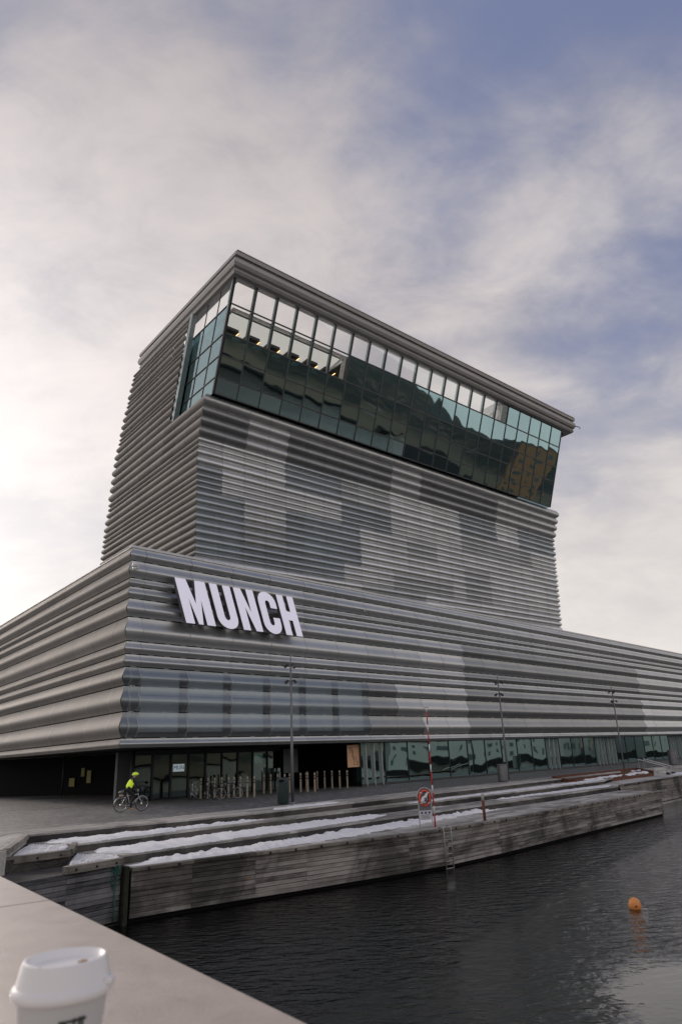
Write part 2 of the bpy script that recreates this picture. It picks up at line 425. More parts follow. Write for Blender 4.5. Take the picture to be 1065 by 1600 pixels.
def wloc(o):
    v = Vector((0, 0, 0))
    while o is not None: v += o.location; o = o.parent
    return v
def tag(o, label=None, cat=None, group=None, kind=None):
    if label: o['label'] = label
    if cat: o['category'] = cat
    if group: o['group'] = group
    if kind: o['kind'] = kind
    return o
def empty(name, loc, rz=0.0):
    o = bpy.data.objects.new(name, None); COL.objects.link(o); o.location = loc; o.rotation_euler = (0, 0, rz); o.empty_display_size = .3
    return o
def inst(name, me, parent, loc):
    o = bpy.data.objects.new(name, me); COL.objects.link(o); o.parent = parent; o.location = loc; return o
def copy_tree(o, parent=None):
    c = o.copy(); COL.objects.link(c); c.parent = parent
    for ch in list(o.children): copy_tree(ch, c)
    return c
def hd(a): return Vector((math.sin(a), math.cos(a), 0))
Z = Vector((0, 0, 1))
dR, dL, dT = hd(R(43.23)), hd(R(-39.34)), hd(R(48.18))
nR = Vector((dR.y, -dR.x, 0)); nT = Vector((dT.y, -dT.x, 0)); nLo = Vector((-dL.y, dL.x, 0))
P0 = Vector((-12.51, 40.02, 0))
O = Vector((-12.78, 58.62, 0))

# ------------------------------------------------------------------ the setting
WZ = -2.23
w = MB().add([(-1500, -1500, WZ), (1500, -1500, WZ), (1500, 2500, WZ), (-1500, 2500, WZ)], [(0, 1, 2, 3)]).build('water', 'water')
tag(w, kind='structure')
L0c = [(-13.3, 28.5), (-12.12, 29.3), (-10.93, 30.3), (-8.87, 31.75), (-7.06, 33.35), (-4.6, 36), (-2.93, 37.9), (3.44, 45.3), (8.76, 51.5), (15.7, 59.3), (24.8, 69.0), (62, 108)]
L0o = [(-11.43, 26.74), (-10.75, 27.5), (-9.8, 28.3), (-8.2, 29.5), (-6.4, 30.9), (-4.1, 32.9), (-2.5, 34.6), (3.4, 41.2), (8.4, 46.9), (14.4, 53.8), (22.6, 63.2), (63.5, 106)]
L1 = [(-9.4, 25.8), (-8.84, 26.3), (-8.16, 27.0), (-7.1, 28.2), (-5.7, 29.8), (-3.4, 32.2), (-.2, 35.4), (2.9, 38.5), (7.3, 43.0), (11.9, 47.9), (18.4, 55.0), (64.5, 105)]
L2 = [(-7.38, 24.6), (-6.6, 25.5), (-5.6, 26.5), (-4.4, 27.65), (-3.2, 28.9), (-.6, 31.8), (2.6, 35.3), (5.9, 38.8), (9.4, 42.4), (13.2, 46.5), (18.5, 52.2), (65.5, 103.8)]
WQ = [(-6.72, 23.35), (-5.15, 24.6), (-3.32, 25.9), (-1.68, 27.06), (.12, 28.4), (2.1, 29.85), (3.77, 31.2), (6.4, 33.9), (9.6, 37.55), (20.0, 49.3)]
plaza_poly = L0c + [(160, 215), (160, 420), (-260, 420), (-260, 40), (-40, 17)]
pl = MB().prism(plaza_poly, -2.9, 0.0).build('plaza', 'setts'); tag(pl, kind='structure')

def arc_resample(pts, n):
    P = [Vector((x, y, 0)) for x, y in pts]; d = [0]
    for a, b_ in zip(P, P[1:]): d.append(d[-1] + (b_ - a).length)
    res = []
    for i in range(n):
        t = d[-1] * i / (n - 1); k = 0
        while k < len(d) - 2 and d[k + 1] < t: k += 1
        f = (t - d[k]) / max(1e-6, d[k + 1] - d[k]); res.append(P[k].lerp(P[k + 1], min(1, f)))
    return res
boardwalk = empty('boardwalk', (-3, 33, -1.05)); tag(boardwalk, kind='structure')
def tread(A, Bp, z, width, mat='timber_deck', th=.06, nst=10, nm='plank'):
    """long boards laid side by side between two edge lines, each a piece of its own"""
    n = len(A)
    wmax = max((a - b_).length for a, b_ in zip(A, Bp)); nb = max(1, round(wmax / width))
    for j in range(nb):
        f0, f1 = j / nb + .004, (j + 1) / nb - .006
        for i in range(n - 1):
            a0 = A[i].lerp(Bp[i], f0); a1 = A[i + 1].lerp(Bp[i + 1], f0); b0 = A[i].lerp(Bp[i], f1); b1 = A[i + 1].lerp(Bp[i + 1], f1)
            jit = random.uniform(-.008, .008); zt = Vector((0, 0, z + jit)); zb = Vector((0, 0, z - th))
            mb = MB().add([a0 + zt, a1 + zt, b1 + zt, b0 + zt, a0 + zb, a1 + zb, b1 + zb, b0 + zb], [(3, 2, 1, 0), (4, 5, 6, 7), (0, 1, 5, 4), (1, 2, 6, 5), (2, 3, 7, 6), (3, 0, 4, 7)])
            X = (a1 - a0).normalized(); mb.build(nm, mat, boardwalk, orig=(a0 + a1 + b0 + b1) / 4 + Vector((0, 0, z)), ax=(X, Z.cross(X), Z))
def riser(A, z1, z0, mat='timber_riser', th=.05, rows=2):
    for i in range(len(A) - 1):
        X = (A[i + 1] - A[i]); Ln = X.length; X = X.normalized(); Y = Z.cross(X)
        for k in range(rows):
            za = z0 + (z1 - z0) * k / rows + .004; zb = z0 + (z1 - z0) * (k + 1) / rows - .006
            c = (A[i] + A[i + 1]) / 2 + Vector((0, 0, (za + zb) / 2)) + Y * (th / 2 + .012 + .006 * k)
            MB().box(c, (Ln - .006, th, zb - za), (X, Y, Z)).build('riser_board', mat, boardwalk, orig=c, ax=(X, Y, Z))
NS = 17
def cut(pts, k): return pts[:k]
A0, A1 = arc_resample(cut(L0c, 11), NS), arc_resample(cut(L0o, 11), NS)
A2 = arc_resample(cut(L1, 11), NS); A3 = arc_resample(cut(L2, 11), NS); A4 = arc_resample(WQ, NS)
Z1, Z2, Z3 = -.26, -.52, -.80
tread(A0, A1, .004, .5); tread(A1, A2, Z1, .4); tread(A2, A3, Z2, .45); tread(A3, A4, Z3, .42)
riser(A1, -.06, Z1 - .03, rows=1); riser(A2, Z1 - .06, Z2 - .03, rows=1); riser(A3, Z2 - .06, Z3 - .03, rows=1)
# solid fill under the terraces so no gap shows through
def fill(polyA, polyB, z, name='fill'):
    poly = [(p.x, p.y) for p in polyA] + [(p.x, p.y) for p in reversed(polyB)]
    MB().prism(poly, -3.0, z).build(name, 'concrete_dark', boardwalk)
def inset(A, d):
    res = []
    for i, p in enumerate(A):
        t = (A[min(i + 1, len(A) - 1)] - A[max(i - 1, 0)]).normalized(); res.append(p + Z.cross(t) * d)
    return res
fill(A0, inset(A1, .08), -.09); fill(A1, inset(A2, .08), Z1 - .09); fill(A2, inset(A3, .08), Z2 - .09); fill(A3, inset(A4, .12), Z3 - .09)
# continuing boardwalk to the right, farther back quay wall
Bf = [Vector((x, y, 0)) for x, y in ((24.8, 69.0), (62, 108))]
MB().prism([(24.8, 69.0), (62, 108), (66, 103.5), (34, 70.0), (26.4, 61.3), (18.4, 52.0), (17.0, 56.5)], -3.0, -.50).build('deck_slab', 'timber_deck', boardwalk)
for zq, ya in ((-.12, 0.0), (-.30, 1.3)):
    p0 = Vector((25.6, 68.4, 0)) + nR * ya; p1 = Vector((62.6, 107.2, 0)) + nR * ya
    MB().prism([(p0.x, p0.y), (p1.x, p1.y), (p1.x - nR.x * 2.2, p1.y - nR.y * 2.2), (p0.x - nR.x * 2.2, p0.y - nR.y * 2.2)], -.7, zq).build('deck_step', 'timber_deck', boardwalk)

# left-hand platforms where the terraces end
MB().prism([(-13.3, 28.5), (-11.43, 26.74), (-10.0, 22.1), (-12.4, 18.6), (-18, 11), (-44, 12), (-40, 17)], -2.9, -.012).build('deck_slab', 'timber_deck', boardwalk)
for k in range(9):      # boards of the left deck
    f0, f1 = k / 9, (k + .94) / 9
    e0, e1 = Vector((-11.43, 26.74, 0)), Vector((-10.0, 22.1, 0)); q0, q1 = Vector((-13.3, 28.5, 0)), Vector((-13.6, 22.4, 0))
    a0, a1, b0, b1 = e0.lerp(q0, f0), e1.lerp(q1, f0), e0.lerp(q0, f1), e1.lerp(q1, f1)
    X = (a1 - a0).normalized()
    MB().add([a0 + Z * .02, a1 + Z * .02, b1 + Z * .02, b0 + Z * .02, a0 - Z * .05, a1 - Z * .05, b1 - Z * .05, b0 - Z * .05], [(0, 1, 2, 3), (7, 6, 5, 4), (4, 5, 1, 0), (5, 6, 2, 1), (6, 7, 3, 2), (7, 4, 0, 3)]).build('plank', 'timber_deck', boardwalk, orig=(a0 + b1) / 2, ax=(X, Z.cross(X), Z))
MB().prism([(-11.45, 26.75), (-10.05, 22.15), (-8.75, 23.75), (-9.4, 25.82)], -2.9, Z1 - .01).build('deck_slab', 'timber_riser', boardwalk)
MB().prism([(-9.42, 25.8), (-8.77, 23.73), (-8.2, 21.8), (-7.0, 23.35), (-7.38, 24.62)], -2.9, Z2 - .01).build('deck_slab', 'timber_riser', boardwalk)
MB().prism([(-8.0, 21.9), (-8.7, 23.7), (-10.1, 22.2), (-13.2, 18.6), (-17, 11), (-15.9, 10.6), (-10.95, 17.9)], -3, -.64).build('deck_slab', 'timber_riser', boardwalk)
def beamo(a, b_, w_, h_, mat='timber_beam', nm='edge_beam'):
    a = Vector(a); b_ = Vector(b_); X = (b_ - a).normalized(); Y = Z.cross(X).normalized(); Zz = X.cross(Y); c = (a + b_) / 2
    return MB().box(c, ((b_ - a).length, w_, h_), (X, Y, Zz)).build(nm, mat, boardwalk, orig=c, ax=(X, Y, Zz), bevel=.012)
B1, B2 = ((-10.2, 22.2), (-8.78, 23.68)), ((-8.12, 21.68), (-6.98, 23.2))
beamo((*B1[0], -.30), (*B1[1], -.30), .24, .20); beamo((-8.74, 23.72, -.29), (-9.38, 25.75, -.29), .18, .20)
beamo((*B2[0], -.53), (*B2[1], -.53), .24, .20); beamo((-11.40, 26.6, -.03), (-10.05, 22.2, -.03), .2, .16)
beamo((-13.0, 20.2, -.08), (-10.15, 22.25, -.08), .2, .2)
for bq, zz in ((B1, -.31), (B2, -.54)):
    for f in (.15, .5, .85):
        p_ = Vector((*bq[0], 0)).lerp(Vector((*bq[1], 0)), f); X = (Vector((*bq[1], 0)) - Vector((*bq[0], 0))).normalized(); Y = Z.cross(X)
        MB().box(p_ - Y * .125 + Z * zz, (.06, .03, .06), (X, Y, Z)).build('bolt', 'dark_metal', boardwalk)

# ---- quay walls made of planks
def plank_wall(name, pts, ztop, zbot, label, rows, mat, seg=3.6, out=-1, tops=True):
    P = [Vector((x, y, 0)) for x, y in pts]
    root = empty(name, (P[0].x, P[0].y, zbot)); tag(root, label, 'quay wall')
    hrow = (ztop - zbot) / rows
    for i in range(len(P) - 1):
        a, b_ = P[i], P[i + 1]; X = (b_ - a).normalized(); Y = Z.cross(X); Ln = (b_ - a).length
        MB().box((a + b_) / 2 + Y * .17 + Z * ((ztop + zbot) / 2 - .1), (Ln, .2, ztop - zbot - .1), (X, Y, Z)).build('wall_core', 'black_wall', root)
        ns = max(1, round(Ln / seg))
        for k in range(rows):
            cuts = [0] + [min(.95, max(.05, (q + random.uniform(-.25, .25)) / ns)) for q in range(1, ns)] + [1]
            for c0, c1 in zip(cuts, cuts[1:]):
                d = random.uniform(0, .018)
                c = a.lerp(b_, (c0 + c1) / 2) + Y * (.03 + d) + Z * (zbot + hrow * (k + .5) + random.uniform(-.004, .004))
                MB().box(c, (Ln * (c1 - c0) - .008, .06, hrow - random.uniform(.012, .022)), (X, Y, Z)).build('plank', mat, root, orig=c, ax=(X, Y, Z))
        if tops:
            c = (a + b_) / 2 + Y * .06 + Z * (ztop + .06)
            MB().box(c, (Ln + .02, .3, .11), (X, Y, Z)).build('capping_beam', 'timber_beam', root, orig=c, ax=(X, Y, Z), bevel=.015)
            nb = max(1, int(Ln / .85))
            for q in range(nb):
                c = a.lerp(b_, (q + .5) / nb) - Y * .1 + Z * (ztop + .045)
                MB().box(c, (.06, .05, .08), (X, Y, Z)).build('bolt', 'dark_metal', root)
    return root
plank_wall('quay_wall', WQ, Z3 - .05, WZ + .12, 'weathered grey plank quay wall along the water below the life ring stand', 9, 'timber_wall')
plank_wall('quay_wall', [(-16.5, 10.5), (-11.1, 17.7), (-8.05, 21.72), (-6.98, 23.15)], -.62, WZ + .12, 'dark plank quay wall left of the green rope', 11, 'timber_wall_dark', tops=False)
plank_wall('quay_wall', [(18.4, 51.8), (26.4, 61.1), (34, 69.8), (66, 103.4)], -.54, WZ + .2, 'farther plank quay wall set back at the right edge', 7, 'timber_wall', 5.0)
plank_wall('quay_wall', [(20.0, 49.3), (18.3, 51.9)], Z3 - .05, WZ + .12, 'short end face of the jutting plank quay', 9, 'timber_wall', tops=False)
pile = empty('mooring_pile', (-6.85, 23.2, WZ)); tag(pile, 'dark mossy pile at the corner between the two quay walls', 'pile')
MB().box((-6.86, 23.22, -1.55), (.16, .2, 1.75), (dR, Z.cross(dR), Z)).build('post', 'moss', pile, bevel=.03)
rp = MB(); base = Vector((-7.08, 22.98, .12))
rp.tube([base + Vector((0, -.03, -.72)), base + Vector((.02, -.06, -.9)), base + Vector((.0, -.05, -1.5)), base + Vector((.03, -.05, -1.9)), base + Vector((0, -.04, -2.2))], .022, 6)
lp = [base + Vector((-.08 + .10 * math.cos(a_), -.07, -1.1 + .24 * math.sin(a_))) for a_ in [k * math.pi / 8 for k in range(17)]]
rp.tube(lp, .018, 6); lp2 = [p_ + Vector((.06, -.02, .1)) for p_ in lp]; rp.tube(lp2, .018, 6)
rp.tube([base + Vector((-.1, -.03, -.70)), base + Vector((.12, -.05, -.76)), base + Vector((.12, -.02, -.9)), base + Vector((-.04, -.06, -.93)), base + Vector((-.1, -.04, -.72))], .03, 6)
ro_ = rp.build('mooring_rope', 'rope_green', None, True); tag(ro_, 'green rope looped and hanging down the quay wall', 'rope')

# ---- snow lying on the treads
def snow(A, Bp, s0, s1, f0, f1, z, name, label, h=.07, seed=0):
    n = 420; rows = 9; mb = MB(); vs = []
    def at(P, s):
        x = s * (len(P) - 1); k = min(len(P) - 2, int(x)); return P[k].lerp(P[k + 1], x - k)
    for i in range(n + 1):
        t = i / n; s = s0 + (s1 - s0) * t
        a, b_ = at(A, s), at(Bp, s)
        lo = f0(t) if callable(f0) else f0; hi = f1(t) if callable(f1) else f1
        mid = (lo + hi) / 2
        ta = min(1, t * 22, (1 - t) * 10)
        e = (mnoise.noise(Vector((s * 60, seed, 0))) * .12 + mnoise.noise(Vector((s * 260, seed, 4))) * .13)
        e2 = (mnoise.noise(Vector((s * 50, seed + 9, 0))) * .09 + mnoise.noise(Vector((s * 300, seed + 5, 4))) * .07)
        lo2 = mid + (lo - mid) * ta + e * ta; hi2 = mid + (hi - mid) * ta + e2 * ta
        if hi2 < lo2 + .01: hi2 = lo2 + .01
        for k in range(rows):
            f = k / (rows - 1); p_ = a.lerp(b_, lo2 + (hi2 - lo2) * f)
            hh = h * (max(0, math.sin(math.pi * f)) ** .5) * (.85 + .7 * mnoise.noise(Vector((p_.x * 1.7, p_.y * 1.7, seed))) + .5 * mnoise.noise(Vector((p_.x * 5, p_.y * 5, seed)))) * (.3 + .7 * ta)
            vs.append((p_.x, p_.y, z + (-.02 if k in (0, rows - 1) else max(.012, hh))))
    fs = []
    for i in range(n):
        for k in range(rows - 1):
            a = i * rows + k; fs.append((a, a + 1, a + rows + 1, a + rows))
    mb.add(vs, [f[::-1] for f in fs]); o = mb.build(name, 'snow', None, True); tag(o, label, 'snow', kind='stuff'); return o
lin = lambda a, b_: (lambda t: a + (b_ - a) * t)
snow(A1, A2, .0, .20, lin(.0, .15), lambda t: 1.0 - .45 * t, Z1, 'snow', 'narrow snow strip on the uppermost timber terrace at left', .09, 1)
snow(A2, A3, .0, .37, lin(.0, .2), lambda t: .98 - .25 * t, Z2, 'snow', 'long snow strip on the middle timber terrace', .12, 2)
snow(A3, A4, .0, .58, .0, lambda t: .84 - .68 * min(1, t * 1.2), Z3, 'snow', 'long snow strip on the lowest terrace above the quay wall', .13, 3)
snow(A1, A2, .42, .99, lin(.55, .35), lambda t: .80 + .18 * t, Z1, 'snow', 'snow running along the foot of the rusty planter', .06, 4)
snow(A0, A1, .215, .30, .5, .8, .004, 'snow', 'small oval snow patch beside the plaza edge', .06, 5)
snow(Bf, [p_ + nR * 6.2 for p_ in Bf], .0, .55, .55, .95, -.50, 'snow', 'broad snow bank beyond the planter at the right edge', .08, 6)
snow(A2, A3, .62, .995, .12, lambda t: .30 + .6 * t, Z2, 'snow', 'snow on the jutting deck below the planter', .06, 9)
pA = [Vector((-11.2, 26.4, 0)), Vector((-9.5, 25.8, 0))]; pB = [Vector((-10.15, 22.55, 0)), Vector((-8.95, 23.85, 0))]
snow(pA, pB, 0, 1, .03, .96, Z1, 'snow', 'snow lying behind the short beam at the left end of the terraces', .05, 7)
pA = [Vector((-9.25, 25.6, 0)), Vector((-7.5, 24.7, 0))]; pB = [Vector((-8.3, 22.2, 0)), Vector((-7.2, 23.5, 0))]
snow(pA, pB, 0, 1, .02, .95, Z2, 'snow', 'snow at the left end of the middle terrace behind its beam', .06, 8)

# ------------------------------------------------------------------ museum building
bld = empty('museum_building', (P0.x, P0.y, 0))
tag(bld, 'grey corrugated metal museum with a leaning glass-topped tower on a long podium', 'museum')
podium = empty('podium', (0, 0, 0)); podium.parent = bld
tower = empty('tower', (0, 0, 0)); tower.parent = bld
PZ = [14.43, 13.64, 12.59, 12.07, 11.36, 10.28, 8.88, 8.15, 7.44, 6.39, 4.97, 3.57, 3.04]
def bell(t, peak=.60):
    t = t ** (math.log(.5) / math.log(peak)); return (.5 * (1 - math.cos(2 * math.pi * t))) ** .9
def podium_prof(r, m=12, gap=.032):
    zt, zb = PZ[r] - gap, PZ[r + 1] + gap; h = zt - zb; amp = min(.26, .19 * h + .06)
    return [(zt - h * i / m, amp * bell(i / m)) for i in range(m + 1)]
def sheet(prof, fL, fR, base, ds, no, mat, name, nx=1):
    """corrugated sheet: base + ds*s + no*off + z, s from fL(z,off) to fR(z,off)"""
    vs = []; fs = []
    for z, o in prof:
        a, b_ = fL(z, o), fR(z, o)
        for i in range(nx + 1): vs.append(base + ds * (a + (b_ - a) * i / nx) + no * o + Z * z)
    w_ = nx + 1
    for j in range(len(prof) - 1):
        for i in range(nx):
            a = j * w_ + i; fs.append((a, a + w_, a + w_ + 1, a + 1))
    return vs, fs
ZERO = Vector((0, 0, 0))
JF0, WF = 0.9, 3.25; JL0, WL = 1.6, 3.4
def front_mat(c, r):
    if r in (8, 9) and c <= 6: return 'alu_perf'
    if r in (8, 9) and c == 7: return 'alu_dark'
    if r == 10 and c <= 6: return 'alu_perf'
    if r == 10 and c <= 8: return 'alu_dark'
    if c in (9, 10) and r >= 5: return 'alu_light'
    if 11 <= c <= 22 and r >= 4: return 'alu_mid' if r in (7, 11) else 'alu_dark'
    if c >= 23: return 'alu_light' if r >= 8 else 'alu_mid'
    return 'alu_mid'
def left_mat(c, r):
    if r in (8, 9, 10): return 'alu_sunset_tint_dark'
    return 'alu_sunset_tint'
meshes = {}
restv = MB(); restm = {}
NFC, NLC = 18, 7
for r in range(12):
    prof = podium_prof(r)
    # front
    for c in range(0, 36):
        mt = front_mat(c, r)
        if c == 0:
            vs, fs = sheet(prof, lambda z, o: -o, lambda z, o: JF0 - .012, ZERO, dR, nR, mt, '')
            me = MB().add(vs, fs).mesh('facade_panel', mt, True); inst('facade_panel', me, podium, ZERO); continue
        key = (r, mt)
        if key not in meshes:
            vs, fs = sheet(prof, lambda z, o: .012, lambda z, o: WF - .012, ZERO, dR, nR, mt, '')
            meshes[key] = MB().add(vs, fs).mesh('facade_panel', mt, True)
        loc = dR * (JF0 + WF * (c - 1))
        if c < NFC: inst('facade_panel', meshes[key], podium, loc)
        else:
            d = restm.setdefault(mt, MB()); d.add([P0 + v.co + loc for v in meshes[key].vertices], [tuple(p_.vertices) for p_ in meshes[key].polygons])
    for c in range(0, 14):
        mt = left_mat(c, r)
        lo = 0 if c == 0 else JL0 + WL * (c - 1); wd = JL0 if c == 0 else WL
        if c == 0: vs, fs = sheet(prof, lambda z, o: -o, lambda z, o: JL0 - .012, ZERO, dL, nLo, mt, '')
        else: vs, fs = sheet(prof, lambda z, o: .012, lambda z, o: WL - .012, ZERO, dL, nLo, mt, '')
        fs = [f[::-1] for f in fs]
        if c < NLC:
            key = ('L', r, mt, c == 0)
            if key not in meshes: meshes[key] = MB().add(vs, fs).mesh('facade_panel', mt, True)
            inst('facade_panel', meshes[key], podium, dL * lo)
        else:
            restm.setdefault(mt, MB()).add([P0 + v + dL * lo for v in vs], fs)
for mt, mb in restm.items():
    o = mb.build('facade_cladding', mt, podium, True); o['kind'] = 'stuff'
# light vertical joint strips that follow the wave
def strip(rows, s, ds, no, name='joint_strip', w_=.05, proud=.012, mat='coping'):
    for r in rows:
        prof = podium_prof(r)
        vs = []; fs = []
        for z, o in prof: vs += [ds * (s - w_ / 2) + no * (o + proud) + Z * z, ds * (s + w_ / 2) + no * (o + proud) + Z * z]
        fs = [(2 * i, 2 * i + 2, 2 * i + 3, 2 * i + 1) for i in range(len(prof) - 1)]
        me = MB().add(vs, fs).mesh(name, mat, True); inst(name, me, podium, ZERO)
simple('joint_grey', (.50, .51, .52), .55, .4)
for c in range(0, 24): strip((8, 9, 10, 11) if c < 9 or c > 10 else (11,), JF0 + WF * c, dR, nR, mat='joint_grey', w_=.045 if c < 12 else .06)
for c in range(0, 16): strip(range(1, 8), JF0 + WF * c, dR, nR, mat='joint_grey', w_=.022)
strip((8, 9, 10, 11), .28, dR, nR, mat='joint_grey', w_=.035)
for c in range(0, 9): strip((8, 9, 10), JL0 + WL * c, dL, nLo, mat='joint_grey', w_=.05)
# seam fixings: short bright clips along the joints between the rows
clip = MB().box(ZERO, (.26, .03, .018), (dR, nR, Z)).mesh('seam_clip', 'coping')
for r in range(1, 12):
    step = 1.1 if r < 8 else 2.17
    k = 0; u = .5
    mbc = MB()
    while u < 70:
        mbc.box(P0 + dR * u + nR * .01 + Z * PZ[r], (.34, .03, .016), (dR, nR, Z)); u += step
    o = mbc.build('seam_clips', 'coping', podium); o['kind'] = 'stuff'
# core of the podium, soffit, roof and coping
LF, LB = 118.0, 56.0
def pod(u, v): q = P0 + dR * u + dL * v; return (q.x, q.y)
ins_ = .5
def podin(u, v, i=ins_):
    q = P0 + dR * u + dL * v - nR * i - nLo * i if False else P0 + dR * (u + i) + dL * (v + i); return (q.x, q.y)
MB().prism([podin(0, 0), podin(LF, 0), podin(LF, LB), podin(0, LB)], 3.3, 14.2).build('inner_wall', 'inner_wall', podium)
MB().prism([pod(.02, .02), pod(LF, .02), pod(LF, LB), pod(.02, LB)], 3.06, 3.28).build('soffit', 'soffit', podium)
MB().prism([pod(0.05, 0.05), pod(LF, 0.05), pod(LF, LB), pod(.05, LB)], 14.22, 14.40).build('roof', 'roof_grey', podium)
cop = MB(); cop.beam(P0 + dR * -.06 + Z * 14.49 - nR * .1, P0 + dR * LF + Z * 14.50 - nR * .1, .30, .15); cop.build('coping', 'coping', podium)
cop = MB(); cop.beam(P0 + dL * .2 + Z * 14.485 - nLo * .1, P0 + dL * LB + Z * 14.485 - nLo * .1, .22, .06); cop.build('coping', 'coping', podium)
# windows behind the perforated rows
for c in range(0, 7):
    u0 = .62 if c == 0 else JF0 + WF * (c - 1) + .34; u1 = JF0 - .1 if c == 0 else JF0 + WF * c - .30
    for (za, zb) in ((3.9, 5.9), (5.95, 7.4)):
        q = P0 + dR * ((u0 + u1) / 2) - nR * .36 + Z * ((za + zb) / 2)
        MB().box(q, (u1 - u0, .06, zb - za), (dR, nR, Z)).build('window_pane', 'pane_light_tint', podium)
    if c:
        q = P0 + dR * (JF0 + WF * (c - 1)) - nR * .26 + Z * 5.4
        MB().box(q, (.42, .16, 4.0), (dR, nR, Z)).build('window_pier', 'dark_metal', podium)

# ---- ground floor
def RU(u, o_, z=0): return P0 + dR * u - nR * o_ + Z * z
u = 20.1; k = 0
gp = MB().box(ZERO, (2.72, .04, 3.0), (dR, nR, Z)).mesh('window_pane', 'glass_ground')
gm = MB().box(ZERO, (.06, .10, 3.02), (dR, nR, Z)).mesh('mullion', 'dark_metal')
doors = {0: 1, 10: 1, 14: 1, 15: 1, 22: 1, 23: 1}
gmd = MB().box(ZERO, (.11, .16, 3.02), (dR, nR, Z)).mesh('door_frame', 'galvanised')
for k in range(34):
    u0 = 20.2 + 2.8 * k
    inst('window_pane', gp, podium, RU(u0 + 1.4, .9, 1.53) - P0)
    inst('mullion', gm, podium, RU(u0, .88, 1.53) - P0)
    if k in doors:
        for q in (.5, 1.4, 2.3):
            inst('door_frame', gmd, podium, RU(u0 + q, .80, 1.53) - P0)
MB().box(RU(20.2 + 47.6, .86, .09), (95.2, .14, .16), (dR, nR, Z)).build('sill', 'frame_metal', podium)
# interior behind the ground floor glass
MB().box(RU(20 + 48, 6.5, 1.6), (96, .3, 3.0), (dR, nR, Z)).build('back_wall', 'plaster_white', podium)
MB().box(RU(20.1, 4.9, 1.55), (.3, 7.0, 2.95), (dR, nR, Z)).build('partition', 'black_wall', podium)
# left recessed entrance glazing
for k in range(9):
    u0 = 3.9 + k * 1.36
    if u0 > 15.6: break
    q = RU(u0 + .68, 5.2, 1.5)
    MB().box(q, (1.26, .04, 2.95), (dR, nR, Z)).build('window_pane', 'glass_entry', podium)
    MB().box(RU(u0, 5.16, 1.5), (.12 if k < 5 else .07, .14, 2.98), (dR, nR, Z)).build('mullion', 'dark_metal', podium)
MB().box(RU(10.4, 8.5, 1.5), (11.6, .3, 2.98), (dR, nR, Z)).build('back_wall', 'interior_grey', podium)
MB().box(RU(9.9, 5.1, 2.85), (12.2, .12, .3), (dR, nR, Z)).build('transom', 'dark_metal', podium)
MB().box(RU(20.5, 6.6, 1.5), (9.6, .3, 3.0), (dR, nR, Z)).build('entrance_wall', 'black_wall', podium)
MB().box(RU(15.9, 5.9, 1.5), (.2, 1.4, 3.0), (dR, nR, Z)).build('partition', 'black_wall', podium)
# undercroft on the left
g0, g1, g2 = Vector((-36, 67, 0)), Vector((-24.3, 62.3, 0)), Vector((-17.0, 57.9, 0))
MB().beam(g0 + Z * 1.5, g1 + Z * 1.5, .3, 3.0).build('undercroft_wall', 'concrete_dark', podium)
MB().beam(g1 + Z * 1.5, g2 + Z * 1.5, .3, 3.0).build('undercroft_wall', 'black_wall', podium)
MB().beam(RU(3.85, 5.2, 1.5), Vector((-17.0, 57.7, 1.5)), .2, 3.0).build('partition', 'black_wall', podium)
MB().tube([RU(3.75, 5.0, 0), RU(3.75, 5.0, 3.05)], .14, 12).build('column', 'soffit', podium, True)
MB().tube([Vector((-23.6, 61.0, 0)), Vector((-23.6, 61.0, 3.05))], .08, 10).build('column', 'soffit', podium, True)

# ---- tower shell
TZ = [34.44, 33.40, 32.45, 31.5, 30.5, 29.9, 29.4, 28.65, 27.8, 27.0, 26.4, 25.85, 25.3, 24.6, 23.9, 23.2, 22.5, 21.75, 21.0, 20.3, 19.65, 19.14, 18.4, 17.7, 16.9, 16.1, 15.3, 14.3]
GR = [(0, 1), (1, 4), (4, 8), (8, 12), (12, 15), (15, 18), (18, 21), (21, 27)]
def vf(z): return 0.0 if z < 30 else -(z - 30) / 4.44 * 1.15
def uRt(z): return 56.4 + max(0, (z - 17)) / 17.4 * 1.7
BK = [(14, 22.9), (23.9, 22.4), (26.4, 22.1), (29.6, 21.3), (35.9, 20.1), (39.7, 18.5), (42.9, 17.1), (47.2, 15.4)]
def vb(z):
    for (a, x), (b_, y) in zip(BK, BK[1:]):
        if z <= b_: return x + (y - x) * max(0, (z - a)) / (b_ - a)
    return BK[-1][1]
def tprof(zs, m=7, gr=.040):
    res = []
    for zt, zb in zip(zs, zs[1:]):
        h = zt - zb; amp = .09 + .20 * h; hb = h - gr
        for i in range(m + 1):
            t = i / m; res.append((zt - hb * t, amp * math.sin(math.pi * t ** 1.2) ** .8))
        res.append((zt - hb - .006, -.03)); res.append((zb + .006, -.03))
    res.append((zs[-1], 0.0))
    return res
WT = 2.45
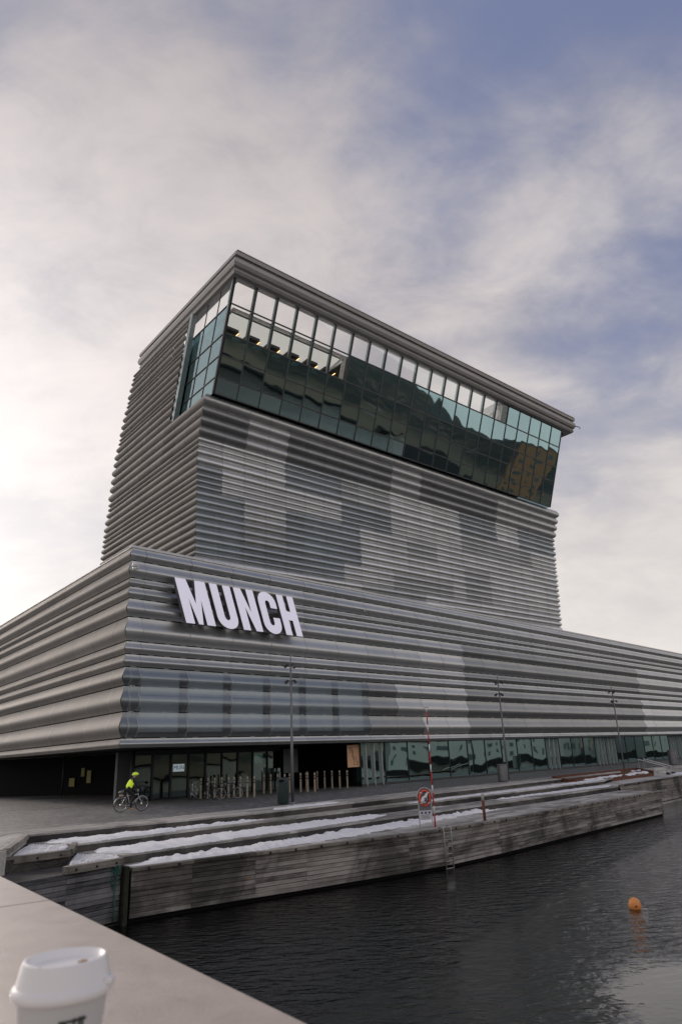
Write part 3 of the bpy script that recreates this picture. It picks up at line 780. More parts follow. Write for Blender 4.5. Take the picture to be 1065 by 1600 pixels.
def tfront_mat(uc, g):
    z = (TZ[GR[g][0]] + TZ[GR[g][1]]) / 2
    if g == 0: return 'alu_ledge'
    if g == 1:
        if uc < 6 or 11 < uc < 23.9 or 28.8 < uc < 44.5: return 'alu_tower_dark'
        return 'alu_ledge'
    if g == 2:
        if 16 < uc < 23.5: return 'alu_tower_mid'
        if 11 < uc <= 16 or 36 < uc < 44: return 'alu_tower_blue'
        if uc > 49: return 'alu_tower_blue'
        return 'alu_tower'
    if g == 3:
        if uc < 3 or 18 < uc < 23.5: return 'alu_tower_blue'
        if 36 < uc < 51.5: return 'alu_tower_mid'
        return 'alu_tower'
    if g == 4:
        if uc < 6 or 11 < uc < 20.7: return 'alu_tower_blue'
        if 26 < uc < 31.5: return 'alu_tower_mid'
        return 'alu_tower'
    if g == 5:
        if uc < 6 or 11 < uc < 20.7: return 'alu_tower_blue'
        if 6 <= uc < 8.6 or 36 < uc < 41.5: return 'alu_tower_mid'
        return 'alu_tower'
    if g == 6:
        if uc < 10 or 11 < uc < 18: return 'alu_tower_blue'
        if 36 < uc < 41.5 or 24 < uc < 33.5: return 'alu_tower_mid'
        return 'alu_tower'
    return 'alu_tower' if not 20 < uc < 30 else 'alu_tower_mid'
OL = O - P0
tm = {}
def tsheet(prof, fL, fR, base, ds, no, shift, mat, flip=False):
    vs = []
    for z, o_ in prof:
        for s in (fL(z, o_), fR(z, o_)): vs.append(base + ds * s + no * o_ + shift(z) + Z * z)
    fs = [(2 * i, 2 * i + 2, 2 * i + 3, 2 * i + 1) for i in range(len(prof) - 1)]
    if flip: fs = [f[::-1] for f in fs]
    return MB().add(vs, fs)
for gi, (a, b_) in enumerate(GR):
    prof = tprof(TZ[a:b_ + 1])
    for c in range(23):
        u0 = WT * c; last = c == 22
        mt = tfront_mat(u0 + WT / 2, gi)
        if c == 0: me = tsheet(prof, lambda z, o_: -o_, lambda z, o_: WT - .01, ZERO, dT, nT, lambda z: dL * vf(z), mt).mesh('tower_panel', mt, True)
        elif last: me = tsheet(prof, lambda z, o_: .01, lambda z, o_: uRt(z) + o_ - u0, ZERO, dT, nT, lambda z: dL * vf(z), mt).mesh('tower_panel', mt, True)
        else:
            key = ('T', gi, mt)
            if key not in tm: tm[key] = tsheet(prof, lambda z, o_: .01, lambda z, o_: WT - .01, ZERO, dT, nT, lambda z: dL * vf(z), mt).mesh('tower_panel', mt, True)
            me = tm[key]
        inst('tower_panel', me, tower, OL + dT * u0)
    nl = 8
    for c in range(nl):
        f0, f1 = c / nl, (c + 1) / nl
        def FL(z, o_, f=f0, c=c): s = vf(z) + (vb(z) - vf(z)) * f; return s - o_ if c == 0 else s + .01
        def FR(z, o_, f=f1, c=c): s = vf(z) + (vb(z) - vf(z)) * f; return s + o_ if c == nl - 1 else s - .01
        mt = 'alu_sunset_tint_dark' if (gi, c) in ((5, 0), (6, 0), (6, 1), (4, 6), (4, 7), (1, 2)) else 'alu_sunset_tint'
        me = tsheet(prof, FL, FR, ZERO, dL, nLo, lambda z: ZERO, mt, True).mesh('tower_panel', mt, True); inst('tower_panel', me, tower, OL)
# left face above the ledge, behind the corner glazing
UZ = [44.95, 44.5, 44.05, 43.5, 42.75, 41.95, 41.5, 41.05, 40.3, 39.5, 38.7, 37.9, 37.45, 37.0, 36.2, 35.3, 34.44]
def vpost(z): return 5.75 - (z - 34.44) * .332
for (a, b_) in ((0, 4), (4, 8), (8, 12), (12, 16)):
    prof = tprof(UZ[a:b_ + 1]); nl = 5
    for c in range(nl):
        def FL(z, o_, f=c / nl): return vpost(z) + .25 + (vb(z) - vpost(z) - .25) * f + .01
        def FR(z, o_, f=(c + 1) / nl, c=c): return vpost(z) + .25 + (vb(z) - vpost(z) - .25) * f + (o_ if c == nl - 1 else -.01)
        me = tsheet(prof, FL, FR, ZERO, dL, nLo, lambda z: ZERO, 'alu_sunset_tint', True).mesh('tower_panel', 'alu_sunset_tint', True); inst('tower_panel', me, tower, OL)
# back and right sides of the tower, and its core
allz = UZ[:-1] + TZ
prof = tprof(allz, 5)
me = tsheet(prof, lambda z, o_: -o_, lambda z, o_: 56.5 + o_, ZERO, dT, -nT, lambda z: dL * vb(z), 'alu_sunset_tint', True).mesh('rear_cladding', 'alu_sunset_tint', True); inst('rear_cladding', me, tower, OL)
prof = tprof(TZ, 5)
me = tsheet(prof, lambda z, o_: vf(z) - o_, lambda z, o_: vb(z) + o_, ZERO, dL, -nLo, lambda z: dT * uRt(z), 'alu_tower').mesh('side_cladding', 'alu_tower', True); inst('side_cladding', me, tower, OL)
prof = tprof(UZ, 5)
me = tsheet(prof, lambda z, o_: vpost(z), lambda z, o_: vb(z) + o_, ZERO, dL, -nLo, lambda z: dT * 55.5, 'alu_tower').mesh('side_cladding', 'alu_tower', True); inst('side_cladding', me, tower, OL)
def TP(u, v, z=0): return O + dT * u + dL * v + Z * z
def quadpoly(u0, u1, v0, v1): return [tuple(TP(*q)[:2]) for q in ((u0, v0), (u1, v0), (u1, v1), (u0, v1))]
MB().prism(quadpoly(.55, 56.0, .55, 19.5), 14.3, 34.2).build('inner_wall', 'inner_wall', tower)
MB().prism(quadpoly(.1, 58.0, -1.2, 20.0), 34.25, 34.455).build('ledge', 'alu_ledge', tower)
# windows behind the perforated patches
bb = MB().box(ZERO, (2.2, .05, 1.8), (dT, nT, Z)).mesh('window_pane', 'pane_light_tint')
for (u_, za) in [(u_ * WT + WT / 2, za) for za in (24.25, 22.1, 20.1) for u_ in (0, 1, 5, 6, 7)] + [(u_ * WT + WT / 2, 29.15) for u_ in (20, 21, 5, 6)]:
    inst('window_pane', bb, tower, TP(u_, .35, za) - P0)

# ---- leaning glass crown
UG0, UG1 = .5, 55.6; GS = -.3506
def vg(z): return -1.59 + (z - 34.23) * GS
TR = [45.0, 42.65, 39.95, 37.95, 36.0, 34.46]
NCOL = 22; WC = (UG1 - UG0) / NCOL
slope = (dL * GS + Z).normalized(); gno = dT.cross(slope).normalized()
if gno.dot(nT) < 0: gno = -gno
for j in range(5):
    z1, z0 = TR[j], TR[j + 1]
    for i in range(NCOL):
        u0, u1 = UG0 + WC * i + .03, UG0 + WC * (i + 1) - .03
        if j == 0: mt = 'glass_clear' if i < 17 else 'glass_dark'
        elif j == 1 and i < 6: mt = 'glass_clear'
        else: mt = 'glass_dark'
        a, b_, c, d = TP(u0, vg(z0), z0 + .03), TP(u1, vg(z0), z0 + .03), TP(u1, vg(z1), z1 - .03), TP(u0, vg(z1), z1 - .03)
        q = gno * .02
        MB().add([a + q, b_ + q, c + q, d + q, a - q, b_ - q, c - q, d - q], [(0, 1, 2, 3), (7, 6, 5, 4), (4, 5, 1, 0), (5, 6, 2, 1), (6, 7, 3, 2), (7, 4, 0, 3)]).build('glass_pane', mt, tower, orig=(a + c) / 2)
mull = MB().beam(TP(0, vg(34.4), 34.4) - TP(0, 0), TP(0, vg(45.1), 45.1) - TP(0, 0), .09, .16, gno).mesh('mullion', 'frame_metal')
for i in range(NCOL + 1): inst('mullion', mull, tower, TP(UG0 + WC * i, 0) + gno * .02 - P0)
for j, nc in ((0, 17), (1, 6)):
    z1, z0 = TR[j], TR[j + 1]
    fin = MB().beam(TP(0, vg(z0), z0 + .05) - TP(0, 0) - gno * .16, TP(0, vg(z1), z1 - .05) - TP(0, 0) - gno * .16, .30, .26, gno).mesh('fin', 'teal_post')
    for i in range(nc + 1): inst('fin', fin, tower, TP(UG0 + WC * i, 0) - P0)
for zt in TR:
    MB().beam(TP(UG0, vg(zt), zt) + gno * .03, TP(UG1, vg(zt), zt) + gno * .03, .12 if zt in (42.65, 39.95) else .07, .13, slope).build('transom', 'frame_metal', tower)
for xs in (TP(UG0 - .02, vg(34.4), 34.4),):
    MB().beam(xs, TP(UG0 - .02, vg(45.1), 45.1), .22, .22, gno).build('corner_post', 'dark_metal', tower)
# left return of the glazing
for j in range(5):
    z1, z0 = TR[j], TR[j + 1]
    for i in range(3):
        def vv(z, f): return vg(z) + (vpost(z) - vg(z)) * f
        f0, f1 = i / 3 + .008, (i + 1) / 3 - .008
        a, b_, c, d = TP(UG0, vv(z0, f0), z0 + .03), TP(UG0, vv(z0, f1), z0 + .03), TP(UG0, vv(z1, f1), z1 - .03), TP(UG0, vv(z1, f0), z1 - .03)
        q = nLo * .02
        MB().add([a + q, b_ + q, c + q, d + q, a - q, b_ - q, c - q, d - q], [(3, 2, 1, 0), (4, 5, 6, 7), (0, 1, 5, 4), (1, 2, 6, 5), (2, 3, 7, 6), (3, 0, 4, 7)]).build('glass_pane', 'glass_clear' if j == 0 else 'glass_side', tower, orig=(a + c) / 2)
    MB().beam(TP(UG0 - .03, vg(z1), z1), TP(UG0 - .03, vpost(z1), z1), .10, .09).build('transom', 'frame_metal', tower)
for f in (1 / 3, 2 / 3):
    MB().beam(TP(UG0 - .03, vg(34.4) + (vpost(34.4) - vg(34.4)) * f, 34.4), TP(UG0 - .03, vg(45.) + (vpost(45.) - vg(45.)) * f, 45.), .08, .08, nLo).build('mullion', 'frame_metal', tower)
MB().beam(TP(.12, vpost(34.4) - .1, 34.4), TP(.12, vpost(45.) - .1, 45.0), .55, .5, nLo).build('edge_post', 'teal_post', tower)
# right return of the glazing
for j in range(5):
    z1, z0 = TR[j], TR[j + 1]
    a, b_, c, d = TP(UG1, vg(z0), z0), TP(UG1, vpost(z0), z0), TP(UG1, vpost(z1), z1), TP(UG1, vg(z1), z1)
    MB().add([a, b_, c, d], [(0, 1, 2, 3)]).build('glass_pane', 'glass_side', tower)
# rooms behind the glass
MB().prism(quadpoly(1.0, 41.6, -4.2, 14.5), 42.35, 42.6).build('terrace_floor', 'white_paint', tower)
MB().prism(quadpoly(1.2, 15.2, -4.0, 1.5), 42.28, 42.34).build('ceiling_added_glow', 'added_glow', tower)  # glowing sheet added under the ceiling so it looks lit
MB().prism(quadpoly(1.0, 55.3, -3.0, 18), 39.55, 39.85).build('floor_slab', 'interior_grey', tower)
MB().prism(quadpoly(1.0, 54.0, -1.9, 18), 36.9, 37.2).build('floor_slab', 'interior_grey', tower)
MB().prism(quadpoly(1.0, 54.0, 4.0, 4.4), 34.5, 42.3).build('core_wall', 'interior_grey', tower)
MB().prism(quadpoly(15.3, 54.0, -4.0, 4.0), 42.2, 42.34).build('ceiling', 'interior_grey', tower)
MB().prism(quadpoly(41.6, 56.5, -5.0, 14.5), 44.7, 45.3).build('roof_slab', 'black_wall', tower)
MB().prism(quadpoly(41.3, 41.6, -4.8, 14.5), 42.6, 45.2).build('roof_wall', 'white_paint', tower)
for i in range(6):
    u_ = 1.6 + WC * i
    MB().prism(quadpoly(u_ + .1, u_ + 1.55, -1.75, .6), 41.95, 42.27).build('ceiling_baffle', 'inner_wall', tower)
    MB().add([TP(u_ + 1.5, -1.75, 41.94), TP(u_ + 1.95, -1.2, 42.25), TP(u_ + 1.95, .5, 42.25), TP(u_ + 1.5, .5, 41.94)], [(0, 1, 2, 3)]).build('wood_panel', 'wood_orange', tower)
    MB().beam(TP(u_ + 1.56, -1.7, 41.92), TP(u_ + 1.56, -.2, 41.92), .07, .05).build('strip_light', 'warm_light', tower)
MB().prism(quadpoly(1.2, 15.2, -1.2, 1.6), 42.0, 42.26).build('ceiling_recess', 'interior_grey', tower) if False else None
MB().beam(TP(1.0, -4.05, 42.2), TP(15.2, -4.05, 42.2), .25, .12).build('cove', 'white_paint', tower)
def brc(u0, z0, u1, z1, w_): MB().beam(TP(u0, vg(z0) + .35, z0), TP(u1, vg(z1) + .35, z1), w_, w_).build('brace', 'white_paint', tower)
brc(15.05, 40.05, 15.05, 42.5, .34); brc(12.9, 40.1, 14.9, 42.4, .22); brc(41.9, 42.75, 41.9, 44.9, .3); brc(39.7, 42.8, 41.7, 44.8, .2)
# cornice running round the open roof
V0, V1, U1 = -6.43, 15.2, 57.7
CP = [(-1.0, 44.95), (.0 - .35, 44.87), (-.05, 45.0), (.05, 45.25), (-.05, 45.5), (.12, 45.65), (.22, 45.95), (.18, 46.3), (.0, 46.48), (-.12, 46.55), (-.12, 46.68), (.10, 46.70), (.12, 47.02), (.0, 47.07), (-.9, 47.07), (-1.0, 46.8)]
def vc(z): return V0 + (47.07 - z) * .22
cv = []; 
for o_, z in CP:
    for (u_, v_) in ((0 - o_, vc(z) - o_), (U1 + o_, vc(z) - o_), (U1 + o_, V1 + o_), (0 - o_, V1 + o_)): cv.append(TP(u_, v_, z))
cf = []; n_ = len(CP)
for k in range(n_):
    k2 = (k + 1) % n_
    for q in range(4): cf.append((k * 4 + q, k * 4 + (q + 1) % 4, k2 * 4 + (q + 1) % 4, k2 * 4 + q))
MB().add(cv, cf).build('cornice', 'alu_cornice', tower)
MB().beam(TP(0, V0 - .1, 47.12), TP(U1, V0 - .1, 47.12), .12, .08).build('cornice_cap', 'coping', tower)
MB().tube([TP(U1 + .1, V0, 45.9), TP(U1 + .9, V0 - .2, 45.9), TP(U1 + .95, V0 - .2, 45.6)], .06, 6).build('roof_camera', 'lamp_black', tower)

# ---- lettering
HL = 2.68
def arc(cx, cy, rx, ry, a0, a1, n=10): return [(cx + rx * math.cos(R(a0 + (a1 - a0) * i / n)), cy + ry * math.sin(R(a0 + (a1 - a0) * i / n))) for i in range(n + 1)]
LET = {
 'M': (2.51, [(0, 0), (0, HL), (.80, HL), (1.13, .46 * HL), (1.46, HL), (2.26, HL), (2.26, 0), (1.60, 0), (1.60, .56 * HL), (1.30, 0), (.96, 0), (.66, .56 * HL), (.66, 0)]),
 'U': (5.02, [(0, HL), (0, .62)] + arc(.84, .62, .84, .68, 180, 360) + [(1.68, HL), (1.06, HL), (1.06, .70)] + arc(.84, .70, .22, .22, 0, -180) + [(.62, HL)]),
 'N': (6.92, [(0, 0), (0, HL), (.60, HL), (1.06, .44 * HL), (1.06, HL), (1.68, HL), (1.68, 0), (1.10, 0), (.62, .56 * HL), (.62, 0)]),
 'C': (8.82, arc(.80, .64, .80, .68, 0, -180) + arc(.80, HL - .64, .80, .68, 180, 0) + [(1.60, 1.68), (1.0, 1.68), (1.0, HL - .72)] + arc(.80, HL - .72, .20, .20, 0, 180) + arc(.80, .72, .20, .20, 180, 360) + [(1.0, 1.05), (1.60, 1.05)]),
 'H': (10.60, [(0, 0), (0, HL), (.60, HL), (.60, 1.62), (.98, 1.62), (.98, HL), (1.58, HL), (1.58, 0), (.98, 0), (.98, 1.02), (.60, 1.02), (.60, 0)]),
}
sgn = empty('sign_lettering', RU(2.5, -.5, 10.1)); tag(sgn, 'row of large slanted pale block letters on the podium front', 'sign')
for ch, (u0, poly) in LET.items():
    def lp_(x, y, o_): return RU(u0 + x * .97 + (1 - y / HL) * .96, -o_, 10.15 + y)
    n_ = len(poly)
    area = sum(poly[i][0] * poly[(i + 1) % n_][1] - poly[(i + 1) % n_][0] * poly[i][1] for i in range(n_))
    if area < 0: poly = poly[::-1]
    side = MB().add([lp_(x, y, .46) for x, y in poly] + [lp_(x, y, .74) for x, y in poly], [(i, (i + 1) % n_, n_ + (i + 1) % n_, n_ + i) for i in range(n_)] + [tuple(range(n_))[::-1]])
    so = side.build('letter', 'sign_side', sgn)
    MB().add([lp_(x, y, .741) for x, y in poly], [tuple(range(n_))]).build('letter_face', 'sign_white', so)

# ---- cameras on the facade
def cctv(loc, label, s=1.0):
    r_ = empty('surveillance_camera', loc); tag(r_, label, 'camera'); l = Vector(loc)
    MB().beam(l, l + (nR * .35 - dR * .25) * s, .10 * s, .10 * s).build('arm', 'cctv_white', r_)
    MB().box(l, (.2 * s, .12 * s, .24 * s), (dR, nR, Z)).build('junction_box', 'cctv_white', r_)
    e = l + (nR * .35 - dR * .28) * s
    MB().lathe([(.05 * s, .08 * s), (.12 * s, 0), (.13 * s, -.14 * s), (.10 * s, -.18 * s)], e, 14).build('housing', 'cctv_white', r_, True)
    MB().lathe([(.10 * s, -.19 * s), (.09 * s, -.28 * s), (.03 * s, -.32 * s)], e, 14).build('dome', 'cctv_white', r_, True)
cctv(RU(.18, -.30, 13.25), 'white surveillance camera at the podium corner', 1.3)
cctv(RU(20.3, -.15, 12.95), 'small dark surveillance camera on the podium right of the lettering', .6)

# ------------------------------------------------------------------ posters and screen on the entrance
def poster(name, c, w_, h_, mat, label, texts=(), size=.2):
    r_ = empty(name, c); tag(r_, label, 'poster'); c = Vector(c)
    MB().box(c, (w_, .03, h_), (dR, nR, Z)).build('panel', mat, r_)
    for tx, dx, dz, sz in texts:
        cu = bpy.data.curves.new('print', 'FONT'); cu.body = tx; cu.size = sz; cu.align_x = 'CENTER'; cu.align_y = 'CENTER'; cu.extrude = .002
        cu.resolution_u = 2; tmp = bpy.data.objects.new('tmp', cu); COL.objects.link(tmp)
        bpy.context.view_layer.update(); me = bpy.data.meshes.new_from_object(tmp.evaluated_get(bpy.context.evaluated_depsgraph_get())); bpy.data.objects.remove(tmp)
        me.materials.clear(); me.materials.append(MATS['print_dark'])
        o = bpy.data.objects.new('print', me); COL.objects.link(o); o.parent = r_
        o.matrix_local = Matrix.Translation(dR * dx + nR * .02 + Z * dz) @ Matrix((dR, Z, nR)).transposed().to_4x4()
poster('exhibition_poster', RU(19.65, .98, 2.15), 1.5, 1.56, 'poster_orange', 'pale orange exhibition poster beside the dark entrance',
       [('E I', -.36, .50, .34), ('I R', -.28, .28, .34), ('A', -.18, .07, .34), ('N I', -.04, -.14, .34), ('T L', .06, -.33, .34), ('L U', .14, -.54, .34), ('l', .55, .3, .2), ('l l l', .58, -.3, .14)])
poster('hanging_banner', RU(16.95, 5.0, 2.0), 1.45, 1.7, 'poster_grey', 'grey banner behind the nearest lamp mast', [('A', .2, -.2, .3), ('N I', .15, -.55, .25)])
poster('display_screen', RU(7.15, 5.05, 1.87), .85, .46, 'screen_pale', 'small bright screen hanging inside the entrance glass', [('MUN', 0, 0, .36)])
for i, (x, y, zz, w_, h_) in enumerate(((-22.6, 61.6, 1.0, .65, .65), (-21.4, 61.1, 1.75, .4, .65), (-20.7, 60.8, 1.4, .5, .95))):
    d_ = (g2 - g1).normalized(); nn = Vector((d_.y, -d_.x, 0)); c = Vector((x, y, zz)); c = g1 + d_ * ((c - g1).dot(d_)) + nn * .3 + Z * zz; 
    o = MB().box(c, (w_, .03, h_), (d_, nn, Z)).build('notice_sheet', 'poster_yellow', None)
    tag(o, ['squat yellow notice low on the dark undercroft wall', 'small yellow notice highest on the dark undercroft wall', 'tall yellow notice on the dark undercroft wall nearest the cyclist'][i], 'notice')

# ------------------------------------------------------------------ lamp masts
def mast(loc, label, seed):
    random.seed(seed); r_ = empty('lamp_mast', loc); l = Vector(loc); tag(r_, label, 'lamp mast', 'lamp masts along the quay')
    MB().tube([l, l + Z * 3.2, l + Z * 3.25, l + Z * 6.9, l + Z * 7.0, l + Z * 7.75], [.082, .075, .062, .05, .03, .025], 12).build('pole', 'pole_grey', r_, True)
    MB().lathe([(.13, 0), (.13, .03), (.09, .05)], l, 14).build('base_plate', 'galvanised', r_)
    for zc, n_ in ((6.98, 3), (6.12, 3)):
        for k in range(n_):
            a_ = k * 2 * math.pi / 3 + seed + (0 if zc > 6.5 else .6); d_ = Vector((math.cos(a_), math.sin(a_), 0))
            c = l + d_ * .26 + Z * (zc - .05)
            br_ = MB().tube([l + Z * zc, l + d_ * .26 + Z * zc], .022, 6).build('bracket', 'lamp_black', r_)
            ax = (d_ * .75 - Z * .66).normalized()
            s_ = MB().tube([c - ax * .11, c + ax * .11], [.062, .085], 10).build('spotlight', 'lamp_black', r_, auto=30)
            MB().tube([c + ax * .111, c + ax * .12], .07, 10).build('lens', 'lamp_glass', s_)
mast((-3.08, 38.75, 0), 'tall grey lamp mast beside the dark green bin', 1)
mast((11.27, 54.23, 0), 'grey lamp mast beside the grey bin, middle of the three', 2)
mast((25.12, 69.21, 0), 'grey lamp mast behind the rusty planter', 3)
random.seed(21)

# ------------------------------------------------------------------ bins
def bin_(loc, mat, label, r=.27, h=1.15, square=False):
    e = empty('litter_bin', loc); tag(e, label, 'bin'); l = Vector(loc)
    if square:
        MB().lathe([(r * .92, .04), (r, .10), (r, h * .80), (r * 1.06, h * .81), (r * 1.06, h * .97), (r * .98, h)], l, 20).build('body', mat, e, auto=40, smooth=True)
        MB().box(l + Vector((-.05, -r * 1.05, h * .89)), (.26, .03, .10)).build('slot', 'black_wall', e)
    else:
        MB().lathe([(r * .9, .02), (r, .06), (r, h * .93), (r * .98, h * .95)], l, 20).build('body', mat, e, auto=40, smooth=True)
        MB().lathe([(r * 1.04, h * .94), (r * 1.06, h * .97), (r * 1.0, h), (r * .5, h * 1.01)], l, 20).build('lid', mat, e, auto=40, smooth=True)
    MB().lathe([(r * .75, 0), (r * .75, .05)], l, 16).build('foot', 'lamp_black', e)
bin_((-3.50, 38.0, 0), 'bin_green', 'dark green litter bin left of the nearest lamp mast', .29, 1.26, True)
bin_((10.78, 53.7, 0), 'bin_grey', 'grey cylindrical litter bin beside the middle lamp mast', .36, 1.18)
bin_((32.87, 76.52, 0), 'bin_grey', 'grey cylindrical litter bin at the right edge of the picture', .42, 1.45)

# ------------------------------------------------------------------ bicycle stands (wooden posts)
proto = empty('bike_stand_post', (0, 0, 0))
MB().lathe([(.066, 0), (.066, .76), (.066, .80)], ZERO, 12).build('shaft', 'bollard_beige', proto, auto=40, smooth=True)
MB().lathe([(.05, .80), (.05, .88)], ZERO, 12).build('slot_band', 'lamp_black', proto)
MB().lathe([(.066, .88), (.066, .97)], ZERO, 12).build('collar', 'bollard_beige', proto, auto=40)
MB().lathe([(.05, .97), (.05, 1.03)], ZERO, 12).build('slot_band', 'lamp_black', proto)
MB().lathe([(.066, 1.03), (.066, 1.18), (.055, 1.20)], ZERO, 12).build('head', 'bollard_beige', proto, auto=40, smooth=True)
rowA = [(-9.55, 47.4), (-9.1, 47.35), (-8.65, 47.2), (-8.2, 47.15), (-7.75, 47.1), (-7.4, 47.0), (-7.0, 47.0), (-6.55, 46.9), (-6.1, 46.8)]
rowB = [(-5.95, 50.6), (-5.45, 50.3), (-4.95, 49.9), (-4.45, 49.5), (-4.2, 50.4)]
rowC = [(-3.5, 51.0), (-3.0, 50.6), (-2.5, 50.2), (-3.15, 51.7)]
rowD = [(-3.3, 55.3), (-2.55, 55.0), (-2.0, 54.7), (-1.45, 54.4), (-.9, 54.1), (-.35, 53.7)]
ORD = ['leftmost', 'second', 'third', 'fourth', 'fifth', 'sixth', 'seventh', 'eighth', 'ninth']
first = True
for row, where, grp in ((rowA, 'in the row where the bicycles are parked', 'posts where bicycles are parked'), (rowB, 'in the group left of the green bin', 'posts left of the green bin'),
                        (rowC, 'in the group just right of the nearest lamp mast', 'posts right of the lamp mast'), (rowD, 'in the rear row before the black entrance', 'posts before the black entrance')):
    row = sorted(row, key=lambda p_: p_[0] / p_[1])
    for i, (x, y) in enumerate(row):
        o = proto if first else copy_tree(proto); first = False
        od = ORD[i] + ' ' if i == 0 else ('rightmost ' if i == len(row) - 1 else ORD[i] + ' from left, ')
        o.location = (x, y, 0); tag(o, od + 'slim beige post ' + where, 'bike post', grp)

# ------------------------------------------------------------------ bicycles
def ring(c, r, rt_, n=28, m_=6, mb=None):
    return (mb or MB()).tube([Vector(c) + Vector((r * math.cos(a_), 0, r * math.sin(a_))) for a_ in [2 * math.pi * k / n for k in range(n)]], rt_, m_, closed=True)
def bicycle(loc, heading, frame, rimmat, label, carrier=True):
    e = empty('bicycle', (0, 0, 0)); tag(e, label, 'bicycle')
    rw, fw, bb_, st, hb, sd = Vector((-.54, 0, .345)), Vector((.54, 0, .345)), Vector((-.06, 0, .29)), Vector((-.22, 0, .80)), Vector((.36, 0, .86)), Vector((-.26, 0, .98))
    for nm, c in (('wheel', rw), ('wheel', fw)):
        wh = ring(c, .325, .020).build(nm, 'tyre', e, True)
        ring(c, .300, .011).build('rim', rimmat, wh, True)
        sp_ = MB()
        for k in range(14):
            a_ = math.pi * 2 * k / 14; sp_.tube([c + Vector((.03 * math.cos(a_ + .8), .02 * (-1) ** k, .03 * math.sin(a_ + .8))), c + Vector((.30 * math.cos(a_), 0, .30 * math.sin(a_)))], .0022, 3)
        sp_.tube([c - Vector((0, .05, 0)), c + Vector((0, .05, 0))], .028, 8); sp_.build('spokes', 'chrome', wh)
        MB().tube([c + Vector((.35 * math.cos(a_), 0, .35 * math.sin(a_))) for a_ in [R(30 + k * 12) for k in range(13)]], .016, 5).build('mudguard', frame, e, True)
    fm = MB(); ht, hbm = Vector((.33, 0, .80)), Vector((.37, 0, .66))
    for a, b_, rr in ((bb_, st, .017), (bb_, hbm, .020), (st - Vector((-.01, 0, .06)), ht, .017), (hbm, ht, .021)): fm.tube([a, b_], rr, 8)
    for s in (-1, 1):
        fm.tube([bb_ + Vector((0, .03 * s, 0)), rw + Vector((0, .06 * s, 0))], .010, 6); fm.tube([st, rw + Vector((0, .06 * s, 0))], .009, 6)
    fm.build('frame', frame, e, True)
    fk = MB()
    for s in (-1, 1): fk.tube([hbm, Vector((.40, .05 * s, .60)), fw + Vector((-.02, .055 * s, .08)), fw + Vector((0, .055 * s, 0))], .012, 6)
    fk.build('fork', frame, e, True)
    hd_ = MB(); hd_.tube([ht, Vector((.31, 0, .93)), Vector((.35, 0, 1.0))], .014, 6)
    for s in (-1, 1): hd_.tube([Vector((.35, 0, 1.0)), Vector((.36, .14 * s, 1.02)), Vector((.28, .27 * s, 1.02)), Vector((.20, .29 * s, 1.0))], .012, 6)
    hd_.build('handlebar', 'chrome', e, True)
    MB().tube([st, sd - Vector((0, 0, .03))], .013, 6).build('seat_post', 'chrome', e)
    MB().tube([sd + Vector((-.14, 0, .01)), sd + Vector((-.04, 0, .015)), sd + Vector((.14, 0, 0))], [.075, .06, .02], 8).build('saddle', 'cloth_black', e, True)
    ck = MB(); ring(bb_ + Vector((0, -.05, 0)), .085, .010, 18, 4, ck)
    for s in (-1, 1): ck.tube([bb_ + Vector((0, .06 * s, 0)), bb_ + Vector((.06 * s, .07 * s, -.155 * s))], .010, 5); ck.box(bb_ + Vector((.06 * s, .11 * s, -.155 * s)), (.09, .08, .02))
    ck.build('crank', 'chrome', e)
    if carrier:
        cr_ = MB()
        for s in (-1, 1): cr_.tube([rw + Vector((0, .07 * s, 0)), Vector((-.62, .07 * s, .72)), Vector((-.28, .06 * s, .72))], .006, 5)
        cr_.box((-.47, 0, .73), (.36, .13, .015)); cr_.build('carrier', 'dark_metal', e)
    e.location = loc; e.rotation_euler = (0, 0, heading); return e
BH = math.atan2(.61, .79)
bike = bicycle((-10.93, 37.28, 0.0), BH, 'bike_white', 'chrome', 'silver white bicycle ridden by the person in the yellow vest')
bicycle((-7.35, 45.0, 0), R(28), 'bike_dark', 'bike_white', 'parked bicycle with white rims among the beige posts')
bicycle((-9.75, 46.2, 0), R(-60), 'bike_white', 'dark_metal', 'parked bicycle with silver front frame, leftmost in the row', False)
bicycle((-8.75, 46.0, 0), R(-48), 'bike_dark', 'dark_metal', 'dark parked bicycle between the two other parked ones')

# ------------------------------------------------------------------ the rider
prs = empty('person', (0, 0, 0))
tag(prs, 'person in yellow safety vest and helmet riding a bicycle', 'person')
def skin(name, joints, edges, mat, parent, root=0, sub=2):
    me = bpy.data.meshes.new(name); me.from_pydata([j[0] for j in joints], edges, []); me.update()
    o = bpy.data.objects.new(name, me); COL.objects.link(o); o.parent = parent
    me.materials.append(MATS[mat])
    md = o.modifiers.new('skin', 'SKIN'); md.use_smooth_shade = True
    for i, j in enumerate(joints):
        sv = me.skin_vertices[0].data[i]; sv.radius = (j[1], j[2] if len(j) > 2 else j[1]); sv.use_root = (i == root)
    s_ = o.modifiers.new('sub', 'SUBSURF'); s_.levels = sub; s_.render_levels = sub
    return o
J = [((-.24, 0, 1.02), .16, .15), ((-.16, 0, 1.20), .15, .13), ((-.04, 0, 1.38), .17, .14), ((.02, 0, 1.47), .12, .10), ((.06, 0, 1.54), .06, .06), ((.09, 0, 1.60), .06, .06),
     ((.00, .19, 1.43), .075), ((.10, .25, 1.20), .055), ((.25, .27, 1.06), .04), ((.00, -.19, 1.43), .075), ((.12, -.25, 1.20), .055), ((.25, -.27, 1.06), .04),
     ((-.20, .10, .98), .11), ((.12, .11, .78), .085), ((-.02, .11, .50), .06), ((-.10, .11, .22), .045), ((-.20, -.10, .98), .11), ((.10, -.11, .70), .085), ((-.06, -.11, .40), .06), ((-.06, -.11, .17), .045)]
